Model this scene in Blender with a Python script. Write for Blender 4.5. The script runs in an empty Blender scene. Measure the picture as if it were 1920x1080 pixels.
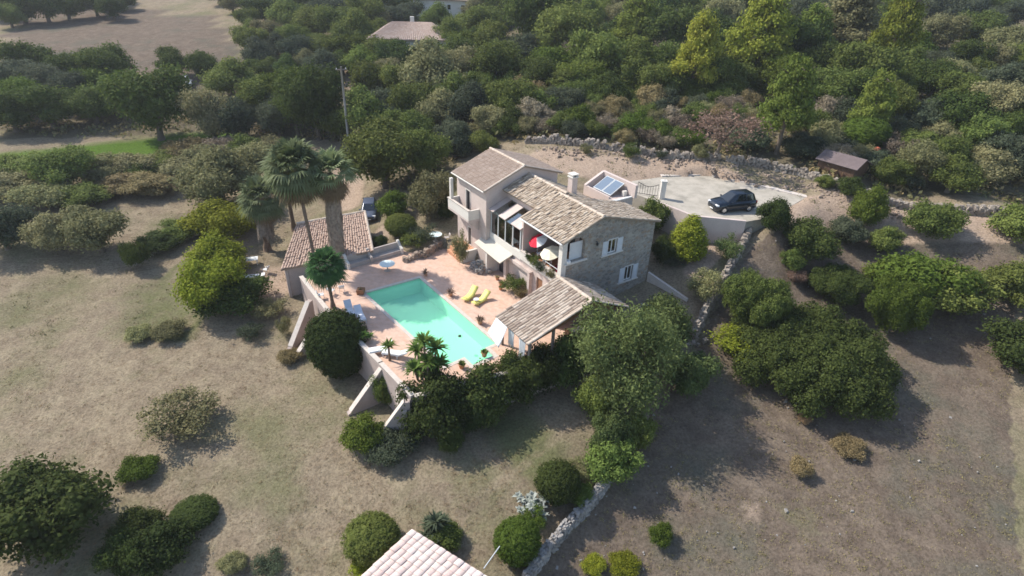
import bpy, math, random
import numpy as np
from mathutils import Vector, Matrix
from mathutils.geometry import tessellate_polygon

# ------------------------------------------------------------------ camera, sky, sun, exposure
SC = bpy.context.scene
COL = SC.collection
F_PX, PITCH, ROLL, CAM_H = 1096.0, math.radians(30.5), math.radians(2.0), 27.0
_c, _s = math.cos(ROLL), math.sin(ROLL)
FW = np.array([0, math.cos(PITCH), -math.sin(PITCH)])
_up = np.array([0, math.sin(PITCH), math.cos(PITCH)])
CR = _c * np.array([1., 0, 0]) + _s * _up
CU = -_s * np.array([1., 0, 0]) + _c * _up
CAM0 = np.array([0, 0, CAM_H])
cd = bpy.data.cameras.new('camera'); cam = bpy.data.objects.new('camera', cd); COL.objects.link(cam)
cd.sensor_width = 36; cd.lens = 36 * F_PX / 1920; cd.clip_end = 3000; cd.clip_start = .5
M = Matrix(((CR[0], CU[0], -FW[0], 0), (CR[1], CU[1], -FW[1], 0), (CR[2], CU[2], -FW[2], CAM_H), (0, 0, 0, 1)))
cam.matrix_world = M; SC.camera = cam
SUN_EL, SUN_DIR = math.radians(45), math.radians(-23)      # light travels along SUN_DIR on the ground
W = bpy.data.worlds.new('World'); SC.world = W; W.use_nodes = True
nt = W.node_tree; sk = nt.nodes.new('ShaderNodeTexSky'); sk.sky_type = 'NISHITA'; sk.sun_disc = False
sk.sun_elevation = SUN_EL
sv = (-math.cos(SUN_DIR), -math.sin(SUN_DIR)); sk.sun_rotation = math.atan2(sv[0], sv[1])
nt.links.new(sk.outputs[0], nt.nodes['Background'].inputs[0]); nt.nodes['Background'].inputs[1].default_value = 0.15
sl = bpy.data.lights.new('sun', 'SUN'); sl.energy = 3.7; sl.angle = math.radians(.5); sl.color = (1, .95, .87)
so = bpy.data.objects.new('sun', sl); COL.objects.link(so)
ld = Vector((math.cos(SUN_DIR) * math.cos(SUN_EL), math.sin(SUN_DIR) * math.cos(SUN_EL), -math.sin(SUN_EL)))
so.rotation_euler = ld.to_track_quat('-Z', 'Y').to_euler(); so.location = (-60, 80, 80)
SC.view_settings.view_transform = 'Standard'; SC.view_settings.look = 'None'
SC.view_settings.exposure = 0.56; SC.view_settings.gamma = 1
SC.render.engine = 'CYCLES'
SC.cycles.filter_width = 1.6
SC.cycles.max_bounces = 6; SC.cycles.diffuse_bounces = 2; SC.cycles.transparent_max_bounces = 8

rs = np.random.RandomState(7); random.seed(7)
R = math.radians

# ------------------------------------------------------------------ pixel <-> world
def ray(px, py): return FW + (px - 960) / F_PX * CR + (540 - py) / F_PX * CU
def Q(px, py, z=0.0):
    d = ray(px, py); return CAM0 + d * ((z - CAM_H) / d[2])
def proj(p):
    q = np.asarray(p, float) - CAM0; k = q @ FW
    return 960 + F_PX * (q @ CR) / k, 540 - F_PX * (q @ CU) / k

# house frame: local x runs along the stone gable, local y back along the ridges
HO = np.array([3.9, 41.3, 0]); HA = R(34.5)
def HW(x, y, z=0.0): return np.array([HO[0] + x * math.cos(HA) - y * math.sin(HA), HO[1] + x * math.sin(HA) + y * math.cos(HA), z])

# ------------------------------------------------------------------ terrain: thin plate spline through surveyed points
TP = [(100,1080,-5),(300,1080,-5),(600,1080,-5),(960,1080,-4.6),(1080,1080,-5.3),(1400,1080,-5.0),(1700,1080,-4.5),(1910,1080,-4.3),
 (20,900,-4.6),(300,760,-3.4),(500,660,-3.0),(270,620,-2.9),(60,620,-3),(650,790,-3.3),(850,850,-3.3),(1080,740,-2.3),(1050,860,-3.2),(700,950,-4),(300,930,-4.3),
 (1400,850,-3.4),(1650,760,-2.4),(1900,760,-2),(1250,950,-4.4),(1150,1000,-4.9),(1330,650,-1.2),(1450,530,1),(1600,440,3),(1690,402,4.2),(1900,400,4.6),(1800,560,1.2),
 (1320,480,2.2),(1260,560,.3),(1215,540,.5),(1380,455,2.8),(1240,410,2.8),(1330,350,5),(1250,335,4.9),(1505,368,5),(1420,432,3.2),(1500,460,2.9),
 (1000,290,5.2),(1150,312,5.4),(1350,300,6.2),(1600,355,5.9),(1700,390,5.4),(1900,380,6),
 (1300,180,7.5),(1000,200,6.5),(1600,200,9),(1600,80,12),(1300,80,11),(1000,80,9.5),(1900,100,13),(1900,250,9),
 (450,500,-1.9),(545,560,-2.2),(300,480,-2.1),(250,580,-2.8),(500,465,-1.8),(650,400,-.2),(690,420,0),(720,440,.3),(815,440,.8),(855,468,.6),(300,400,-1.2),
 (290,285,0),(450,250,.8),(655,275,1.5),(850,300,3),(920,275,4.4),(700,160,4),(330,100,5.5),(100,100,5),(100,300,0),(100,500,-2.2),(50,750,-3.8),(770,80,8),(950,50,9),
 (600,430,-1.4),(560,400,-1.2),(640,350,0)]
_pts = [Q(*p) for p in TP]
for x, y, z in [(-13,43,-2.6),(-5,38,-2.4),(0,36,-2.3),(-300,250,12),(-150,300,22),(0,320,34),(150,300,38),(300,250,34),(260,60,12),(-260,60,-2),(-90,15,-6),(90,15,-5),(0,4,-7),(-100,170,8),(0,170,13.5),(120,170,18)]:
    _pts.append(np.array([x, y, z]))
for x, y, z in [(22.5,-3.4,4.7),(25,-3.6,4.9),(28,-3.2,5.0),(31.5,-2.2,5.1),(32,1,5.0),(5,5,.6),(10.6,0,.5),(10.6,4,1.8),(8,12,3),(2,16.8,1.2),(-1,14,.8)]: _pts.append(HW(x, y, z))
_pts = np.array(_pts); _n = len(_pts)
def _U(r2): return np.where(r2 > 1e-9, r2 * np.log(r2 + 1e-12), 0.0)
_A = np.zeros((_n + 3, _n + 3)); _d2 = ((_pts[:, None, :2] - _pts[None, :, :2]) ** 2).sum(2)
_A[:_n, :_n] = _U(_d2) + np.eye(_n) * 4.0; _A[:_n, _n] = 1; _A[:_n, _n + 1:] = _pts[:, :2]; _A[_n, :_n] = 1; _A[_n + 1:, :_n] = _pts[:, :2].T
_w = np.linalg.solve(_A, np.concatenate([_pts[:, 2], np.zeros(3)]))
def TZ(x, y):
    x = np.atleast_1d(np.asarray(x, float)); y = np.atleast_1d(np.asarray(y, float)); out = np.empty(len(x))
    for i in range(0, len(x), 4000):
        xs, ys = x[i:i + 4000], y[i:i + 4000]
        d2 = (xs[:, None] - _pts[None, :, 0]) ** 2 + (ys[:, None] - _pts[None, :, 1]) ** 2
        out[i:i + 4000] = _U(d2) @ _w[:_n] + _w[_n] + xs * _w[_n + 1] + ys * _w[_n + 2]
    return out
def tz(x, y): return float(TZ(x, y)[0])
_ts = np.concatenate([np.arange(14, 90, .6), np.arange(90, 420, 2.)])
def G(px, py):
    d = ray(px, py); P = CAM0 + _ts[:, None] * d; h = P[:, 2] - TZ(P[:, 0], P[:, 1])
    k = np.where(h < 0)[0]
    if len(k) == 0: return P[-1]
    k = max(k[0], 1); a, b = _ts[k - 1], _ts[k]
    for _ in range(12):
        m = (a + b) / 2; p = CAM0 + m * d
        if p[2] - tz(p[0], p[1]) < 0: b = m
        else: a = m
    p = CAM0 + b * d; p[2] = tz(p[0], p[1]); return p

# ------------------------------------------------------------------ materials
MATS = {}
def newmat(name):
    m = bpy.data.materials.new(name); m.use_nodes = True; MATS[name] = m
    n = m.node_tree.nodes; b = n['Principled BSDF']; return m, n, m.node_tree.links, b
def mixc(n, l, fac, a, b, mode='MIX'):
    x = n.new('ShaderNodeMix'); x.data_type = 'RGBA'; x.blend_type = mode
    for sock, v in ((0, fac), (6, a), (7, b)):
        if isinstance(v, (int, float)): x.inputs[sock].default_value = v
        elif isinstance(v, tuple): x.inputs[sock].default_value = (*v[:3], 1)
        else: l.new(v, x.inputs[sock])
    return x.outputs[2]
def noise(n, l, scale, det=4, rough=.6, vec=None, gen='Object'):
    t = n.new('ShaderNodeTexNoise'); t.inputs['Scale'].default_value = scale; t.inputs['Detail'].default_value = det; t.inputs['Roughness'].default_value = rough
    if vec is None: tc = n.new('ShaderNodeTexCoord'); vec = tc.outputs[gen]
    l.new(vec, t.inputs['Vector']); return t.outputs['Fac']
def ramp(n, l, fac, a, b):
    r = n.new('ShaderNodeMapRange'); r.inputs[1].default_value = a; r.inputs[2].default_value = b; l.new(fac, r.inputs[0]); return r.outputs[0]
def bump(n, l, b, h, s=.4, d=.05):
    k = n.new('ShaderNodeBump'); k.inputs['Strength'].default_value = s; k.inputs['Distance'].default_value = d; l.new(h, k.inputs['Height']); l.new(k.outputs[0], b.inputs['Normal'])
def surf(name, c1, c2, scale=2., rough=.9, bs=.2, spec=.2, fine=14., lo=.35, hi=.65, c3=None):
    m, n, l, b = newmat(name)
    f1 = ramp(n, l, noise(n, l, scale), lo, hi); col = mixc(n, l, f1, c1, c2)
    nf = noise(n, l, fine, 3)
    if c3: col = mixc(n, l, ramp(n, l, noise(n, l, scale * .4, 5, .7), .55, .68), col, c3)
    col = mixc(n, l, ramp(n, l, nf, .3, .7), mixc(n, l, .85, (0, 0, 0), col), col)
    l.new(col, b.inputs['Base Color']); b.inputs['Roughness'].default_value = rough; b.inputs['Specular IOR Level'].default_value = spec
    if bs: bump(n, l, b, nf, bs, .03)
    return m
def plain(name, c, rough=.5, spec=.4, metal=0):
    m, n, l, b = newmat(name)
    f = noise(n, l, 3., 4); l.new(mixc(n, l, f, tuple(v * .88 for v in c), tuple(min(1, v * 1.08) for v in c)), b.inputs['Base Color'])
    b.inputs['Roughness'].default_value = rough; b.inputs['Specular IOR Level'].default_value = spec; b.inputs['Metallic'].default_value = metal
    return m
def leafmat(name, c1, c2, tr=.3, var=.25):
    m, n, l, b = newmat(name)
    at = n.new('ShaderNodeAttribute'); at.attribute_name = 'rnd'
    oi = n.new('ShaderNodeObjectInfo')
    col = mixc(n, l, at.outputs['Fac'], c1, c2)
    col = mixc(n, l, ramp(n, l, noise(n, l, 3.0, 3), .35, .65), mixc(n, l, .8, (0, 0, 0), col), col)
    hs = n.new('ShaderNodeHueSaturation'); l.new(col, hs.inputs['Color'])
    mr = n.new('ShaderNodeMapRange'); l.new(oi.outputs['Random'], mr.inputs[0]); mr.inputs[3].default_value = 1 - var; mr.inputs[4].default_value = 1 + var
    l.new(mr.outputs[0], hs.inputs['Value'])
    mh = n.new('ShaderNodeMapRange'); mu = n.new('ShaderNodeMath'); mu.operation = 'FRACT'; m7 = n.new('ShaderNodeMath'); m7.operation = 'MULTIPLY'; m7.inputs[1].default_value = 17.3
    l.new(oi.outputs['Random'], m7.inputs[0]); l.new(m7.outputs[0], mu.inputs[0]); l.new(mu.outputs[0], mh.inputs[0]); mh.inputs[3].default_value = .485; mh.inputs[4].default_value = .515
    l.new(mh.outputs[0], hs.inputs['Hue'])
    l.new(hs.outputs[0], b.inputs['Base Color']); b.inputs['Roughness'].default_value = .75; b.inputs['Specular IOR Level'].default_value = .07
    t = n.new('ShaderNodeBsdfTranslucent'); l.new(hs.outputs[0], t.inputs['Color'])
    mx = n.new('ShaderNodeMixShader'); mx.inputs[0].default_value = tr
    l.new(b.outputs[0], mx.inputs[1]); l.new(t.outputs[0], mx.inputs[2]); l.new(mx.outputs[0], n['Material Output'].inputs['Surface'])
    return m
def tilemat(name, c1, c2, c3, rough=.9):
    m, n, l, b = newmat(name)
    at = n.new('ShaderNodeAttribute'); at.attribute_name = 'rnd'
    cr = n.new('ShaderNodeValToRGB'); e = cr.color_ramp.elements
    e[0].color = (*c1, 1); e[1].color = (*c3, 1); k = e.new(.5); k.color = (*c2, 1); e[0].position = .05; e[-1].position = .95
    l.new(at.outputs['Fac'], cr.inputs[0])
    col = mixc(n, l, ramp(n, l, noise(n, l, 1.1, 5, .7), .3, .75), cr.outputs[0], mixc(n, l, .5, c1, c2))
    nf = noise(n, l, 16., 3)
    col = mixc(n, l, ramp(n, l, nf, .3, .7), mixc(n, l, .78, (0, 0, 0), col), col)
    l.new(col, b.inputs['Base Color']); b.inputs['Roughness'].default_value = rough; b.inputs['Specular IOR Level'].default_value = .15
    bump(n, l, b, nf, .3, .03); return m
def glassmat(name, tint, refl=.25):
    m, n, l, b = newmat(name); n.remove(b)
    t = n.new('ShaderNodeBsdfTransparent'); t.inputs[0].default_value = (*tint, 1)
    g = n.new('ShaderNodeBsdfGlossy'); g.inputs['Roughness'].default_value = .03
    fr = n.new('ShaderNodeLayerWeight'); fr.inputs[0].default_value = .35
    mm = n.new('ShaderNodeMath'); mm.operation = 'MULTIPLY_ADD'; mm.inputs[1].default_value = .5; mm.inputs[2].default_value = refl * .35; l.new(fr.outputs['Facing'], mm.inputs[0])
    mx = n.new('ShaderNodeMixShader'); l.new(mm.outputs[0], mx.inputs[0]); l.new(t.outputs[0], mx.inputs[1]); l.new(g.outputs[0], mx.inputs[2])
    l.new(mx.outputs[0], n['Material Output'].inputs['Surface']); return m

surf('render_pink', (.62, .51, .455), (.69, .575, .515), .8, .9, .08, c3=(.52, .42, .37))
surf('render_cream', (.74, .69, .62), (.78, .73, .66), .8, .9, .08, c3=(.66, .61, .54))
surf('render_grey', (.44, .39, .35), (.52, .46, .42), 1.0, .95, .2, c3=(.34, .30, .26))
surf('retaining', (.46, .37, .33), (.54, .44, .39), .9, .95, .25, c3=(.33, .27, .23))
surf('coping', (.62, .54, .47), (.7, .62, .54), 3, .9, .2)
surf('concrete', (.41, .37, .305), (.50, .45, .375), .8, .95, .25, c3=(.29, .265, .22), lo=.4, hi=.6)
surf('wood_dark', (.10, .06, .04), (.15, .09, .06), 3, .8, .2)
surf('wood_brown', (.26, .13, .07), (.34, .18, .10), 3, .75, .2)
surf('wood_grey', (.22, .19, .17), (.3, .26, .23), 3, .85, .3)
surf('bark', (.13, .10, .075), (.22, .18, .14), 3, .95, .6)
surf('bark_grey', (.22, .19, .16), (.34, .30, .26), 3, .95, .6)
surf('palm_bark', (.16, .11, .08), (.25, .18, .13), 5, .95, .6)
surf('palm_skirt', (.24, .19, .15), (.38, .31, .25), 4, .95, .5, fine=20)
surf('terracotta', (.55, .26, .14), (.62, .33, .2), 2, .9, .2)
surf('brick_orange', (.6, .3, .17), (.66, .38, .24), 2, .9, .2)
surf('slab_under', (.34, .26, .2), (.4, .31, .24), 2, .9, .2)
surf('dry_stone', (.30, .25, .205), (.42, .365, .305), .9, .95, .5, c3=(.22, .17, .13))
surf('rock_red', (.31, .235, .18), (.42, .33, .26), 1., .95, .5, c3=(.22, .17, .13))
surf('rubble_grey', (.27, .25, .23), (.42, .39, .36), 1., .95, .5)
surf('shed_roof', (.16, .125, .12), (.2, .155, .15), 1.5, .75, .2, c3=(.24, .19, .17))
surf('metal_pole', (.33, .31, .29), (.42, .40, .37), 2, .7, .1)
plain('white_paint', (.82, .82, .8), .45)
plain('white_fabric', (.86, .85, .83), .8, .1)
plain('shaded_white_fabric', (.78, .79, .82), .85, .1)  # white lounger cloth, the bluish cast of shade put into its colour
plain('cream_fabric', (.78, .72, .55), .85, .1)
plain('awning_cloth', (.62, .57, .48), .9, .1)
plain('red_fabric', (.72, .04, .07), .85, .1)
plain('darkred_fabric', (.3, .03, .05), .85, .1)
plain('yellow', (.85, .78, .22), .55)
plain('table_glass', (.74, .84, .80), .55, .3)
plain('iron', (.03, .03, .03), .5)
plain('black_rubber', (.02, .02, .02), .8)
plain('car_navy', (.008, .014, .024), .22, .8)
plain('car_grey', (.10, .12, .17), .25, .8)
plain('car_white', (.75, .74, .72), .3, .6)
plain('car_glass', (.015, .02, .025), .06, .9)
plain('chrome', (.6, .6, .62), .25, .5, .9)
plain('lamp_white', (.9, .92, .95), .15, .7)
plain('lamp_red', (.5, .02, .02), .3)
plain('alu_frame', (.62, .64, .63), .4)
plain('rust_red', (.5, .12, .06), .7)
plain('water_panel', (.17, .22, .28), .12, .8)
plain('door_dark', (.06, .05, .05), .5)
plain('shutter_white', (.7, .7, .7), .6)
plain('zinc', (.72, .71, .70), .5, .4)
glassmat('window_glass', (.30, .36, .36), .35)
glassmat('roof_glass', (.55, .66, .64), .5)
tilemat('tile_stone', (.35, .26, .185), (.62, .495, .365), (.85, .72, .56))
tilemat('tile_tower', (.46, .345, .265), (.56, .43, .335), (.64, .51, .41))
tilemat('tile_annexe', (.46, .32, .25), (.55, .40, .315), (.62, .47, .37))
tilemat('tile_pool', (.28, .21, .16), (.56, .45, .355), (.76, .65, .53))
tilemat('tile_pink', (.70, .52, .46), (.80, .65, .57), (.86, .74, .66))
tilemat('tile_far', (.5, .36, .29), (.58, .44, .36), (.64, .52, .44))
tilemat('tile_ridge', (.58, .47, .37), (.68, .56, .45), (.76, .66, .55))
leafmat('leaf_dark', (0.057, 0.089, 0.022), (0.125, 0.164, 0.041))
leafmat('leaf_oak', (0.103, 0.139, 0.033), (0.213, 0.248, 0.063))
leafmat('leaf_olive', (0.205, 0.206, 0.092), (0.351, 0.326, 0.156))
leafmat('leaf_grey', (.075, .095, .055), (.125, .145, .085))
leafmat('leaf_bright', (.09, .13, .02), (.15, .195, .035))
leafmat('leaf_lime', (.19, .225, .022), (.32, .345, .04))
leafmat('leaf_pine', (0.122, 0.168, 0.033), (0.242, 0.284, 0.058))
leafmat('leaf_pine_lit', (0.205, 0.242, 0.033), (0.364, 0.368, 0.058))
leafmat('leaf_willow', (.11, .15, .05), (.195, .245, .085))
leafmat('leaf_fresh', (.14, .19, .045), (.23, .29, .07))
leafmat('leaf_citrus', (0.053, 0.077, 0.020), (0.106, 0.138, 0.037))
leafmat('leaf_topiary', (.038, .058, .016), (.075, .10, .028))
leafmat('leaf_brown', (.25, .165, .115), (.36, .26, .19))
leafmat('leaf_dry', (0.289, 0.210, 0.110), (0.423, 0.304, 0.170))
leafmat('leaf_scrub', (0.242, 0.199, 0.092), (0.374, 0.295, 0.146))
leafmat('leaf_silver', (0.401, 0.441, 0.379), (0.668, 0.693, 0.618), .15)
leafmat('leaf_palm', (.14, .175, .07), (.30, .33, .17))
leafmat('leaf_palm_dry', (0.245, 0.179, 0.100), (0.401, 0.304, 0.180))
leafmat('leaf_fan_dark', (0.041, 0.091, 0.030), (0.094, 0.176, 0.058))
leafmat('leaf_yucca', (0.094, 0.157, 0.033), (0.205, 0.299, 0.067))
leafmat('leaf_mauve', (0.243, 0.202, 0.142), (0.372, 0.307, 0.217))

# gable masonry
m, n, l, b = newmat('stone_wall')
tc = n.new('ShaderNodeTexCoord'); mp = n.new('ShaderNodeMapping'); mp.inputs['Scale'].default_value = (1, 1, 1.6); l.new(tc.outputs['Object'], mp.inputs[0])
v = n.new('ShaderNodeTexVoronoi'); v.inputs['Scale'].default_value = 3.2; l.new(mp.outputs[0], v.inputs['Vector'])
ve = n.new('ShaderNodeTexVoronoi'); ve.feature = 'DISTANCE_TO_EDGE'; ve.inputs['Scale'].default_value = 3.2; l.new(mp.outputs[0], ve.inputs['Vector'])
sx = n.new('ShaderNodeSeparateColor'); l.new(v.outputs['Color'], sx.inputs[0])
c = mixc(n, l, sx.outputs[0], (.27, .245, .215), (.5, .45, .38)); c = mixc(n, l, ramp(n, l, sx.outputs[1], .7, .95), c, (.4, .30, .22))
c = mixc(n, l, ramp(n, l, ve.outputs['Distance'], .0, .09), (.46, .42, .37), c)
c = mixc(n, l, ramp(n, l, noise(n, l, .5, 5, .7), .35, .7), mixc(n, l, .7, (0, 0, 0), c), c)
l.new(c, b.inputs['Base Color']); b.inputs['Roughness'].default_value = .95; bump(n, l, b, ramp(n, l, ve.outputs['Distance'], 0, .12), .5, .04)

# pool deck tiling
m, n, l, b = newmat('deck_tile')
tc = n.new('ShaderNodeTexCoord'); mp = n.new('ShaderNodeMapping'); mp.inputs['Rotation'].default_value = (0, 0, R(38)); l.new(tc.outputs['Object'], mp.inputs[0])
bk = n.new('ShaderNodeTexBrick'); bk.offset = .5; bk.inputs['Scale'].default_value = 1; bk.inputs['Brick Width'].default_value = .5; bk.inputs['Row Height'].default_value = .33; bk.inputs['Mortar Size'].default_value = .012
bk.inputs['Color1'].default_value = (.67, .41, .28, 1); bk.inputs['Color2'].default_value = (.76, .53, .40, 1); bk.inputs['Mortar'].default_value = (.62, .5, .4, 1); l.new(mp.outputs[0], bk.inputs['Vector'])
c = mixc(n, l, ramp(n, l, noise(n, l, .45, 5, .7), .35, .7), bk.outputs[0], (.66, .46, .36))
c = mixc(n, l, ramp(n, l, noise(n, l, 2.2, 5, .7), .42, .75), c, (.52, .35, .26))
l.new(c, b.inputs['Base Color']); b.inputs['Roughness'].default_value = .85; b.inputs['Specular IOR Level'].default_value = .2
# pool floor and water
m, n, l, b = newmat('pool_liner')
l.new(mixc(n, l, noise(n, l, .6, 4), (.56, .97, .76), (.63, .98, .81)), b.inputs['Base Color']); b.inputs['Roughness'].default_value = .8
m, n, l, b = newmat('pool_water'); n.remove(b)
t = n.new('ShaderNodeBsdfTransparent'); t.inputs[0].default_value = (.78, 1., .86, 1)
g = n.new('ShaderNodeBsdfGlossy'); g.inputs['Roughness'].default_value = .06
fr = n.new('ShaderNodeLayerWeight'); fr.inputs[0].default_value = .3
bp = n.new('ShaderNodeBump'); bp.inputs['Strength'].default_value = .12; bp.inputs['Distance'].default_value = .03; l.new(noise(n, l, 3.5, 3), bp.inputs['Height'])
l.new(bp.outputs[0], fr.inputs['Normal']); l.new(bp.outputs[0], g.inputs['Normal'])
df = n.new('ShaderNodeBsdfDiffuse'); df.inputs[0].default_value = (.40, .95, .68, 1)
m0 = n.new('ShaderNodeMixShader'); m0.inputs[0].default_value = .22; l.new(t.outputs[0], m0.inputs[1]); l.new(df.outputs[0], m0.inputs[2])
mx = n.new('ShaderNodeMixShader'); pw = n.new('ShaderNodeMath'); pw.operation = 'MULTIPLY'; pw.inputs[1].default_value = .13; l.new(fr.outputs['Facing'], pw.inputs[0]); l.new(pw.outputs[0], mx.inputs[0]); l.new(m0.outputs[0], mx.inputs[1]); l.new(g.outputs[0], mx.inputs[2]); l.new(mx.outputs[0], n['Material Output'].inputs['Surface'])

# ground
m, n, l, b = newmat('ground')
at = n.new('ShaderNodeAttribute'); at.attribute_name = 'zone'; sp = n.new('ShaderNodeSeparateColor'); l.new(at.outputs['Color'], sp.inputs[0])
at2 = n.new('ShaderNodeAttribute'); at2.attribute_name = 'zone2'; sp2 = n.new('ShaderNodeSeparateColor'); l.new(at2.outputs['Color'], sp2.inputs[0])
big = noise(n, l, .11, 6, .65); med = noise(n, l, .7, 6, .7); fin = noise(n, l, 5.5, 5, .7)
col = mixc(n, l, ramp(n, l, med, .38, .66), (.275, .215, .148), (.375, .305, .205))
col = mixc(n, l, ramp(n, l, big, .48, .64), col, (.225, .205, .115))
def zmask(src, amp=.5):
    a = n.new('ShaderNodeMath'); a.operation = 'MULTIPLY_ADD'; l.new(med, a.inputs[0]); a.inputs[1].default_value = amp; l.new(src, a.inputs[2])
    return ramp(n, l, a.outputs[0], .35 + amp * .5, .65 + amp * .5)
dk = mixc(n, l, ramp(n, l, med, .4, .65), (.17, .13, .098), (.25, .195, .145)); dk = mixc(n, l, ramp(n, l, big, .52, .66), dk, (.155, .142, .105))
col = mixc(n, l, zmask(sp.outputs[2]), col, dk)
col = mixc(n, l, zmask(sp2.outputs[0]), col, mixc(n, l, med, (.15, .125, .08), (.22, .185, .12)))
col = mixc(n, l, zmask(sp.outputs[0], .3), col, mixc(n, l, fin, (.085, .16, .02), (.13, .205, .035)))
col = mixc(n, l, zmask(sp2.outputs[1], .7), col, mixc(n, l, med, (.14, .15, .07), (.21, .20, .10)))
col = mixc(n, l, zmask(sp.outputs[1], .5), col, mixc(n, l, med, (.42, .305, .225), (.52, .40, .30)))
col = mixc(n, l, ramp(n, l, fin, .34, .6), mixc(n, l, .58, (0, 0, 0), col), col)
col = mixc(n, l, ramp(n, l, noise(n, l, 2.2, 4, .65), .36, .6), mixc(n, l, .88, (0, 0, 0), col), col)
l.new(col, b.inputs['Base Color']); b.inputs['Roughness'].default_value = 1; b.inputs['Specular IOR Level'].default_value = .05; bump(n, l, b, fin, .7, .12)

# ------------------------------------------------------------------ mesh helpers
class MB:
    def __init__(s): s.v = []; s.f = []; s.r = []
    def add(s, vs, fs, rnd=None):
        o = len(s.v); s.v.extend([tuple(map(float, p)) for p in vs]); r = random.random() if rnd is None else rnd
        for f in fs: s.f.append([i + o for i in f]); s.r.append(r)
        return s
    def box(s, c, size, rz=0, rnd=None, taper=1.0, jit=0):
        hx, hy, hz = [k / 2 for k in size]; ca, sa = math.cos(rz), math.sin(rz); vs = []
        for dz in (-1, 1):
            k = taper if dz > 0 else 1
            for dx, dy in ((-1, -1), (1, -1), (1, 1), (-1, 1)):
                x, y = dx * hx * k + random.uniform(-jit, jit), dy * hy * k + random.uniform(-jit, jit)
                vs.append((c[0] + x * ca - y * sa, c[1] + x * sa + y * ca, c[2] + dz * hz + random.uniform(-jit, jit)))
        return s.add(vs, [(3, 2, 1, 0), (4, 5, 6, 7), (0, 1, 5, 4), (1, 2, 6, 5), (2, 3, 7, 6), (3, 0, 4, 7)], rnd)
    def span(s, x0, x1, y0, y1, z0, z1, rnd=None):
        return s.box(((x0 + x1) / 2, (y0 + y1) / 2, (z0 + z1) / 2), (abs(x1 - x0), abs(y1 - y0), abs(z1 - z0)), 0, rnd)
    def quad(s, a, b_, c, d, rnd=None): return s.add([a, b_, c, d], [(0, 1, 2, 3)], rnd)
    def slab(s, a, b_, c, d, t, rnd=None):       # four top corners counter-clockwise from above, thickness t down the normal
        P = [np.asarray(k, float) for k in (a, b_, c, d)]; nn = np.cross(P[1] - P[0], P[3] - P[0]); nn /= np.linalg.norm(nn)
        Qs = [p - nn * t for p in P]
        return s.add(P + Qs, [(0, 1, 2, 3), (7, 6, 5, 4), (0, 4, 5, 1), (1, 5, 6, 2), (2, 6, 7, 3), (3, 7, 4, 0)], rnd)
    def prism(s, poly, z0, z1, rnd=None, holes=()):
        loops = [list(poly)] + [list(h) for h in holes]
        tri = tessellate_polygon([[Vector((p[0], p[1], 0)) for p in lp] for lp in loops]); flat = [p for lp in loops for p in lp]; N = len(flat)
        def Z(zz, i): return zz[i] if isinstance(zz, (list, tuple)) else zz
        vs = [(p[0], p[1], Z(z1, i)) for i, p in enumerate(flat)] + [(p[0], p[1], Z(z0, i)) for i, p in enumerate(flat)]
        fs = []
        for t3 in tri:
            a, b_, c = [flat[i] for i in t3]; ar = (b_[0] - a[0]) * (c[1] - a[1]) - (b_[1] - a[1]) * (c[0] - a[0])
            t3 = list(t3) if ar > 0 else list(t3)[::-1]
            fs.append(t3); fs.append([i + N for i in t3][::-1])
        o = 0
        for lp in loops:
            k = len(lp)
            for i in range(k): j = (i + 1) % k; fs.append([o + i, o + N + i, o + N + j, o + j])
            o += k
        return s.add(vs, fs, rnd)
    def panel(s, o, e1, nrm, outline, holes=(), t=.3, rnd=None):    # wall: outline in (along e1, z), thickness t against nrm
        k = MB(); k.prism(outline, 0, t, holes=holes); o, e1, nrm = map(lambda q: np.asarray(q, float), (o, e1, nrm))
        vs = [tuple(o + e1 * p[0] + np.array([0, 0, p[1]]) - nrm * p[2]) for p in k.v]
        return s.add(vs, k.f, rnd)
    def tube(s, pts, rad, seg=8, cap=True, rnd=None):
        pts = [np.asarray(p, float) for p in pts]; N = len(pts); rad = rad if hasattr(rad, '__len__') else [rad] * N; vs = []; fs = []
        for i, p in enumerate(pts):
            d = pts[min(i + 1, N - 1)] - pts[max(i - 1, 0)]; d = d / (np.linalg.norm(d) + 1e-9)
            a = np.cross(d, (0, 0, 1) if abs(d[2]) < .95 else (1, 0, 0)); a /= np.linalg.norm(a); b2 = np.cross(d, a)
            for k in range(seg): th = 2 * math.pi * k / seg; vs.append(p + rad[i] * (math.cos(th) * a + math.sin(th) * b2))
        for i in range(N - 1):
            for k in range(seg): fs.append((i * seg + k, i * seg + (k + 1) % seg, (i + 1) * seg + (k + 1) % seg, (i + 1) * seg + k))
        if cap: fs.append(tuple(range(seg))); fs.append(tuple(range((N - 1) * seg, N * seg))[::-1])
        return s.add(vs, fs, rnd)
    def lathe(s, prof, c=(0, 0, 0), seg=16, rnd=None):
        vs = []; fs = []
        for r, z in prof:
            for k in range(seg): th = 2 * math.pi * k / seg; vs.append((c[0] + r * math.cos(th), c[1] + r * math.sin(th), c[2] + z))
        for i in range(len(prof) - 1):
            for k in range(seg): fs.append((i * seg + k, i * seg + (k + 1) % seg, (i + 1) * seg + (k + 1) % seg, (i + 1) * seg + k))
        fs.append(tuple(range(seg))[::-1]); fs.append(tuple(range((len(prof) - 1) * seg, len(prof) * seg)))
        return s.add(vs, fs, rnd)
    def mesh(s, name, smooth=False):
        me = bpy.data.meshes.new(name); me.from_pydata(s.v, [], s.f); me.update()
        a = me.attributes.new('rnd', 'FLOAT', 'FACE'); a.data.foreach_set('value', np.array(s.r, dtype=np.float32))
        if smooth: me.polygons.foreach_set('use_smooth', [True] * len(me.polygons))
        return me
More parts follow.
